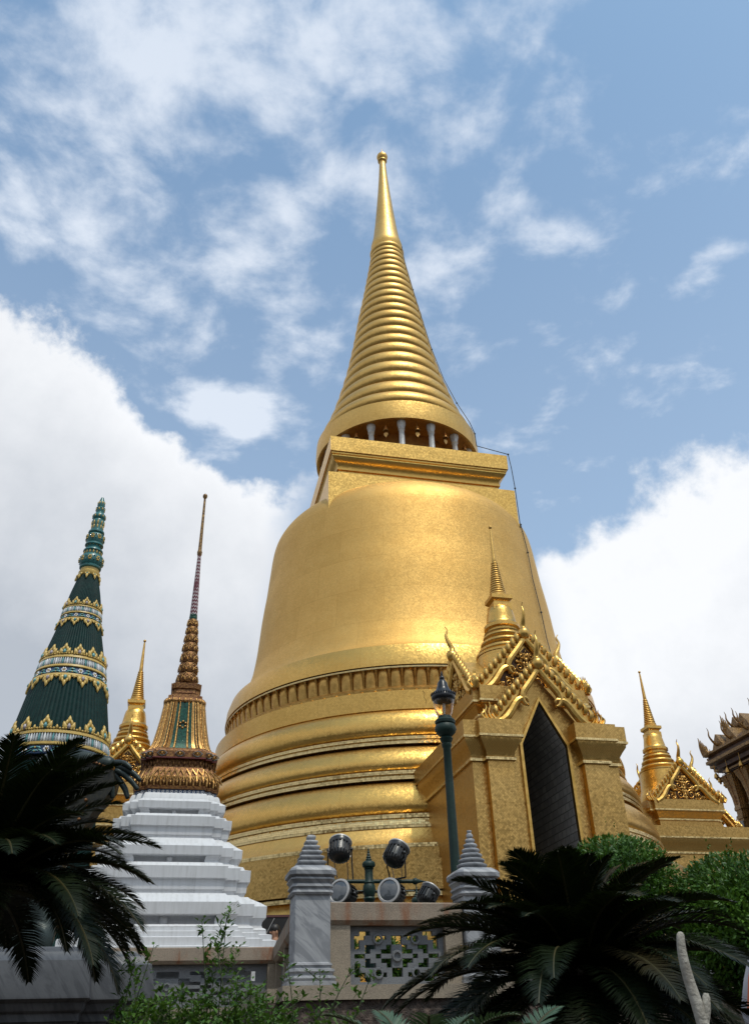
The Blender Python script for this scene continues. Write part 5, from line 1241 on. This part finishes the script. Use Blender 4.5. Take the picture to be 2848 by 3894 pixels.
skin_mesh('trousers', 'trousers', [B(0, 0, .88), B(.09, 0, .78), B(.10, -.01, .46), B(.10, .02, .1), B(-.09, 0, .78), B(-.10, .04, .46), B(-.10, .06, .1)], [(0, 1), (1, 2), (2, 3), (0, 4), (4, 5), (5, 6)], [(.17, .13), .105, .078, .062, .105, .078, .062], t)
t = thing('sunshade_panel', 'black sunshade panel edged in dull red behind the person', 'sunshade', (-2.56, 20.25, TERR), R(4))
mb = MB(); mb.box(-.55, -.02, .9, .42, .02, 1.86); mb.build('panel', 'umbrella_black', t, None)
mb = MB(); mb.box(-.56, -.03, 1.861, .45, .03, 1.905); mb.box(.421, -.028, .9, .45, .028, 1.859); mb.build('edging', 'umbrella_trim', t, None)
mb = MB()
for x in (-.5, .38): mb.tube([(x, .05, 0), (x, .05, 1.8)], .02, 8)
mb.build('posts', 'black_metal', t)
mb = MB(); mb.tube([(-.2, -.035, 1.25), (.12, -.035, 1.84)], .008, 5); mb.build('stay_rod', 'lamp_rim', t)
# ------------------------------------------------------------------ plants
def frond_mesh(L, e0, e1, seed, nl=64, ll=.19, wid=.0064, young=False, sag=.25):
    """a cycad frond growing along +x; elevation runs from e0 at the foot to e1 at the tip"""
    rnd = random.Random(seed); mb = MB()
    pts, p_ = [], Vector((0, 0, 0)); n = 28
    tang = []
    for i in range(n + 1):
        t_ = i / n; e = R(e0 + (e1 - e0) * t_ ** 1.35); d = Vector((cos(e), .12 * sin(seed) * t_, sin(e))).normalized()
        pts.append(p_.copy()); tang.append(d); p_ = p_ + d * (L / n)
    mb.tube(pts, [.011 * (1 - .8 * i / n) + .002 for i in range(n + 1)], 5, m=1)
    for k in range(nl):
        t_ = .10 + .90 * k / nl; f = t_ * n; i = min(int(f), n - 1); q = pts[i].lerp(pts[i + 1], f - i); d = tang[i]
        up = Vector((0, 1, 0)).cross(d) * -1; up = (up if up.z > 0 or abs(d.z) > .95 else -up).normalized(); sd_ = d.cross(up).normalized()
        l_ = ll * (sin(pi * min(.985, .08 + t_ * .93)) ** .55) * rnd.uniform(.9, 1.06)
        fw = .35 + .75 * t_ ** 2
        for s_ in (-1, 1):
            dr = (sd_ * s_ + d * (fw + rnd.uniform(-.10, .10)) + up * (.26 + rnd.uniform(-.10, .10))).normalized()
            w_ = d * wid
            a = q; b = q + dr * (l_ * .55) ; c = q + dr * l_ + Vector((0, 0, -sag * l_ * .5)) + d * .01
            bi = len(mb.v); mb.v += [tuple(a - w_ * .7), tuple(a + w_ * .7), tuple(b + w_), tuple(b - w_), tuple(c)]
            mb.face((bi, bi + 1, bi + 2, bi + 3)); mb.face((bi + 3, bi + 2, bi + 4))
    o_ = mb.build('frond', ['cycad_young' if young else 'cycad_leaf', 'cycad_stem'], None, None)
    return o_
class Palm:
    protos = {}
def cycad(label, c, nf, L, trunk, seed, elev=(-25, 80), dirs=None, name='cycad_palm', young=False, nl=64, group=None, z0=1.2, ll=.17, upf=.60):
    rnd = random.Random(seed)
    t = thing(name, label, 'cycad', (c[0], c[1], z0), 0, group)
    h = c[2] - z0
    mb = MB(); n = 16
    mb.lathe([(trunk * (1.15 if i == 0 else 1) * (1 + .06 * (i % 2)), h * i / 14 - .03) for i in range(15)] + [(trunk * .6, h + .05), (.01, h + .12)], n, rib=lambda a, z, j: .014 * (j % 2)); mb.build('trunk', 'bark', t, 40)
    first = {}
    for k in range(nf):
        u = (k + .5) / nf
        e = elev[1] + (elev[0] - elev[1]) * u ** .8 + rnd.uniform(-6, 6)
        a = k * 2.39996 + rnd.uniform(-.2, .2)
        kind = int(u * 9)
        if kind not in first:
            first[kind] = frond_mesh(L * (upf + (1.04 - upf) * min(1, u * 2.0)), e + 8, e - 50 - 10 * u, seed * 31 + kind, nl, ll, young=young); f = first[kind]
            f.parent = t
        else:
            f = first[kind].copy(); col.objects.link(f); f.parent = t
        f.location = (.07 * cos(a), .07 * sin(a), h + .02); f.rotation_euler = (rnd.uniform(-.12, .12), rnd.uniform(-.10, .10), a)
        f.scale = (1, 1, 1)
        s_ = rnd.uniform(.92, 1.08); f.scale = (s_, s_, s_)
    return t
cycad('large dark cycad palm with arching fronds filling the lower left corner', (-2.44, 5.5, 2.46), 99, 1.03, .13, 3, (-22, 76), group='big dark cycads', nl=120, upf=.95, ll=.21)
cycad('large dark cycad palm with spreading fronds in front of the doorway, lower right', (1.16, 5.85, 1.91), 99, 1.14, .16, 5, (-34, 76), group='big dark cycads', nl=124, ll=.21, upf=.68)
cycad('young pale green cycad at the bottom edge, the left one of the pale pair', (.14, 4.35, 1.42), 9, .50, .05, 11, (35, 82), name='young_cycad', young=True, nl=34, group='young cycads in the bed', ll=.12)
cycad('young pale green cycad at the bottom edge, the right one of the pale pair', (.46, 4.30, 1.36), 9, .52, .05, 12, (30, 80), name='young_cycad', young=True, nl=34, group='young cycads in the bed', ll=.12)
cycad('low dark green cycad at the bottom edge below the grey corner pillar', (-.52, 4.5, 1.36), 12, .52, .05, 13, (20, 75), name='young_cycad', nl=40, group='young cycads in the bed', ll=.12)
def leaf(mb, p_, d, up, l, w, m=0):
    d = d.normalized(); s_ = d.cross(up)
    if s_.length < .05: s_ = d.cross(Vector((1, 0, 0)))
    s_.normalize(); n_ = s_.cross(d)
    b = len(mb.v)
    mb.v += [tuple(p_), tuple(p_ + d * l * .45 + s_ * w * .5 + n_ * l * .04), tuple(p_ + d * l - n_ * l * .14), tuple(p_ + d * l * .45 - s_ * w * .5 + n_ * l * .04), tuple(p_ + d * l * .5 - n_ * l * .03)]
    mb.face((b, b + 1, b + 4), None, m); mb.face((b + 1, b + 2, b + 4), None, m); mb.face((b, b + 4, b + 3), None, m); mb.face((b + 4, b + 2, b + 3), None, m)
def rv(rnd):
    while True:
        v = Vector((rnd.uniform(-1, 1), rnd.uniform(-1, 1), rnd.uniform(-1, 1)))
        if .1 < v.length < 1: return v
def bush(label, c, rx, ry, rz, n, seed, z0=1.2, ls=.054):
    rnd = random.Random(seed); t = thing('clipped_bush', label, 'bush', (c[0], c[1], z0), 0, 'clipped bushes below the porch')
    C = Vector((0, 0, c[2] - z0))
    mb = MB()
    for k in range(14):
        d = rv(rnd).normalized(); d.z = abs(d.z) * .8 + .1
        mb.tube([(0, 0, C.z - rz * .8), C * .75 + Vector((d.x * rx * .4, d.y * ry * .4, d.z * rz * .2)), C + Vector((d.x * rx * .92, d.y * ry * .92, d.z * rz * .85))], [.022, .012, .004], 5)
    mb.tube([(0, 0, 0), (0.03, 0, C.z - rz * .75)], [.05, .035], 8)
    mb.build('branches', 'bark', t)
    mb = MB()
    lumps = [(rv(rnd).normalized(), rnd.uniform(-.09, .10)) for _ in range(40)]
    for k in range(n):
        d = rv(rnd).normalized()
        k_ = 1 + sum(a * max(0, d.dot(l)) ** 14 for l, a in lumps)
        rr = k_ * ((rnd.uniform(.70, 1.0) ** .6) if k % 3 else rnd.uniform(.45, .74)); big = 1.0 if k % 3 else 1.8
        p_ = C + Vector((d.x * rx, d.y * ry, d.z * rz)) * rr
        ld = (d * .7 + rv(rnd) * .9 + Vector((0, 0, .15))); leaf(mb, p_, ld, d + rv(rnd) * .5, ls * big * rnd.uniform(.7, 1.25), ls * big * .46)
    for k in range(26):      # stray shoots
        d = rv(rnd).normalized(); d.z = abs(d.z); d.normalize(); p_ = C + Vector((d.x * rx, d.y * ry, d.z * rz)) * .97; L = rnd.uniform(.06, .20)
        for j in range(7):
            q = p_ + (d * .4 + Vector((0, 0, 1))).normalized() * L * j / 6
            leaf(mb, q, rv(rnd) + Vector((0, 0, .6)), Vector((0, 0, 1)), ls * .8, ls * .32)
    mb.build('foliage', 'bush_leaf', t, None)
    return t
bush('rounded clipped green bush against the foot of the golden porch', (2.24, 8.9, 2.72), .60, .62, .58, 15000, 21)
bush('rounded clipped green bush at the right edge, the lower and nearer of the pair', (3.16, 8.35, 2.42), .64, .66, .62, 15000, 22)
bush('low ragged green bush at the bottom right corner beside the parasol', (2.62, 5.6, 1.72), .32, .3, .22, 1800, 23, ls=.05)
def shrub(label, base, tips, seed, ls=.062):
    rnd = random.Random(seed); base = Vector(base); t = thing('leafy_shrub', label, 'shrub', tuple(base), 0, 'leafy shrubs in the bed')
    ms, ml = MB(), MB()
    for tip, dens in tips:
        tip = Vector(tip) - base; b0 = Vector((rnd.uniform(-.12, .12) + tip.x * .35, rnd.uniform(-.12, .12) + tip.y * .35, 0))
        mid = b0.lerp(tip, .5) + Vector((rnd.uniform(-.05, .05), rnd.uniform(-.05, .05), rnd.uniform(0, .05)))
        c = smooth_curve([b0, mid, tip], 8); ms.tube(c, [.006 * (1 - .7 * i / (len(c) - 1)) for i in range(len(c))], 4)
        N = len(c)
        for i in range(3, N):
            p_ = c[i]; d = (c[i] - c[i - 1]).normalized()
            for q in range(dens):
                a = rnd.uniform(0, 2 * pi); o_ = Vector((cos(a), sin(a), rnd.uniform(-.1, .5)))
                sz = ls * rnd.uniform(.7, 1.2) * (1.0 - .45 * i / N)
                st_ = p_ + o_ * rnd.uniform(.0, .05) - d * rnd.uniform(0, .03)
                leaf(ml, st_, o_ + d * .5, Vector((0, 0, 1)) + rv(rnd) * .5, sz, sz * .5)
            if i % 2 == 0 and i < N - 2:     # side twig
                a = rnd.uniform(0, 2 * pi); e = p_ + Vector((cos(a), sin(a), .7)).normalized() * rnd.uniform(.06, .13)
                ms.tube([p_, e], .0025, 3)
                for j in range(7):
                    o_ = rv(rnd); leaf(ml, p_.lerp(e, .25 + .75 * j / 6), o_ + Vector((0, 0, .3)), Vector((0, 0, 1)) + rv(rnd) * .4, ls * rnd.uniform(.5, .95), ls * .4)
    ms.build('stems', 'twig_green', t); ml.build('leaves', 'shrub_leaf', t, None)
    return t
rnd = random.Random(5)
def tipset(x0, x1, n, zt, y0=5.3, y1=6.2): return [((rnd.uniform(x0, x1), rnd.uniform(y0, y1), zt + rnd.uniform(-.16, .13)), 5) for _ in range(n)]
shrub('leafy green shrub with two tall upright shoots in front of the white base', (-1.05, 5.8, 1.22), [((-1.00, 5.91, 2.40), 7), ((-1.02, 5.93, 2.33), 7), ((-1.17, 5.89, 2.32), 6), ((-1.06, 5.8, 2.20), 7), ((-.94, 5.9, 2.16), 7)] + tipset(-1.35, -.75, 40, 1.84), 31)
shrub('leafy green shrub sprawling at the bottom left below the marble pedestal', (-1.50, 5.6, 1.22), [((-1.36, 5.5, 2.14), 4), ((-1.52, 5.7, 2.12), 4), ((-1.44, 5.4, 2.05), 4)] + tipset(-1.72, -1.2, 30, 1.80), 32)
shrub('leafy green shrub spreading below the grey corner pillar along the rubble wall', (-.55, 5.9, 1.22), [((-.42, 5.9, 2.02), 3), ((-.22, 6.0, 2.04), 3), ((-.10, 6.0, 2.0), 3), ((-.62, 5.8, 2.1), 3)] + tipset(-.85, -.25, 34, 1.74), 33)
# pale cut branch
t = thing('dead_branch', 'bleached cut branch with a short side stub standing in front of the right cycad', 'branch', (1.20, 3.82, 1.22))
pts = smooth_curve([(.03, 0, 0), (.016, 0, .25), (-.002, 0, .46), (-.018, 0, .57), (-.026, -.005, .66), (-.021, -.005, .72), (-.014, -.005, .745)], 6)
n = len(pts); mb = MB(); mb.tube(pts, [.027 - .0135 * (i / (n - 1)) ** 1.3 if i < n - 4 else [.0135, .0115, .009, .004][i - n + 4] for i in range(n)], 12); mb.build('branch_stem', 'bleached_wood', t, 60)
mb = MB(); mb.tube([(.006, -.002, .42), (.027, -.004, .475), (.034, -.004, .515), (.036, -.004, .528)], [.016, .0155, .0145, .009], 10); mb.build('side_stub', 'bleached_wood', t, 60)
# folded parasol and pale rocks at the right edge
t = thing('folded_parasol', 'folded parasol with blue, orange and white panels at the right edge', 'parasol', (2.78, 7.1, 1.16))
mb = MB(); rows = []
for z, r_ in ((.52, .20), (.60, .21), (.80, .15), (1.0, .07), (1.08, .02)): rows.append([(r_ * (1 + .16 * (j % 2)) * cos(2 * pi * j / 24), r_ * (1 + .16 * (j % 2)) * sin(2 * pi * j / 24), z) for j in range(24)])
mb.grid(rows, True)
for i in range(len(mb.f)):
    j = i % 24; mb.m[i] = 0 if 15 <= j <= 21 or 3 <= j <= 8 else (1 if j in (13, 14, 9, 10) else 2)
mb.build('canopy', ['blue_cloth', 'orange_cloth', 'white_cloth'], t, 60)
mb = MB(); mb.tube([(0, 0, 0), (0, 0, 1.10)], .014, 8); mb.build('pole', 'bark', t)
def rock(p_, s_, seed, label):
    rnd = random.Random(seed); mb = MB(); ds = [(rv(rnd).normalized(), rnd.uniform(-.25, .3)) for _ in range(14)]
    rows = []
    for i in range(13):
        a = -pi / 2 + pi * i / 12
        row = []
        for j in range(20):
            d = Vector((cos(a) * cos(2 * pi * j / 20), cos(a) * sin(2 * pi * j / 20), sin(a)))
            k = 1 + sum(w * max(0, d.dot(l)) ** 3 for l, w in ds); row.append(tuple(Vector((d.x * s_[0], d.y * s_[1], d.z * s_[2])) * k))
        rows.append(row)
    mb.grid(rows, True); o_ = mb.build('garden_rock', 'pale_rock', None, 70); o_.location = p_; tag(o_, label, 'rock', 'garden rocks at the right edge')
rock((2.18, 5.30, 1.58), (.12, .10, .16), 1, 'pale knobbly garden rock at the bottom right, the larger and lower one')
rock((2.34, 5.42, 1.66), (.09, .09, .12), 2, 'pale knobbly garden rock at the very right edge beside the larger one')

# clipped pot shrubs on the terrace, seen through the lattice
for x, y, k in ((-.62, 12.9, 41), (-.05, 13.1, 43), (.45, 13.3, 42)):
    o_ = bush('small shrub on the terrace seen through the grey stone lattice', (x, y, TERR + .36), .28, .26, .34, 1600, k, z0=TERR, ls=.06); o_.name = 'terrace_shrub'; o_['group'] = 'small shrubs behind the lattice'

# unseen trees added behind the viewer to give the gilding something dark to mirror
plain('added_foliage', (.022, .045, .012), .8, 0, (.045, .075, .02), .5)
mb = MB(); rnd = random.Random(77)
for k in range(150):
    a = R(rnd.uniform(75, 285)); d = rnd.uniform(30, 46); x, y = d * sin(a), d * cos(a) * 1.0
    r_ = rnd.uniform(2.2, 3.8); ds = [(rv(rnd).normalized(), rnd.uniform(-.3, .35)) for _ in range(12)]
    h = rnd.uniform(1.5, 7.5)
    def T(v, x=x, y=y, h=h, r_=r_, ds=ds):
        u = v.normalized(); return Vector((x, y, h)) + v * (1 + sum(w * max(0, u.dot(l)) ** 4 for l, w in ds))
    mb.ball((0, 0, 0), r_, 14, 10, 1, 1, .95, T=T)
tag(mb.build('added_reflection_trees', 'added_foliage', None, 80), kind='stuff')
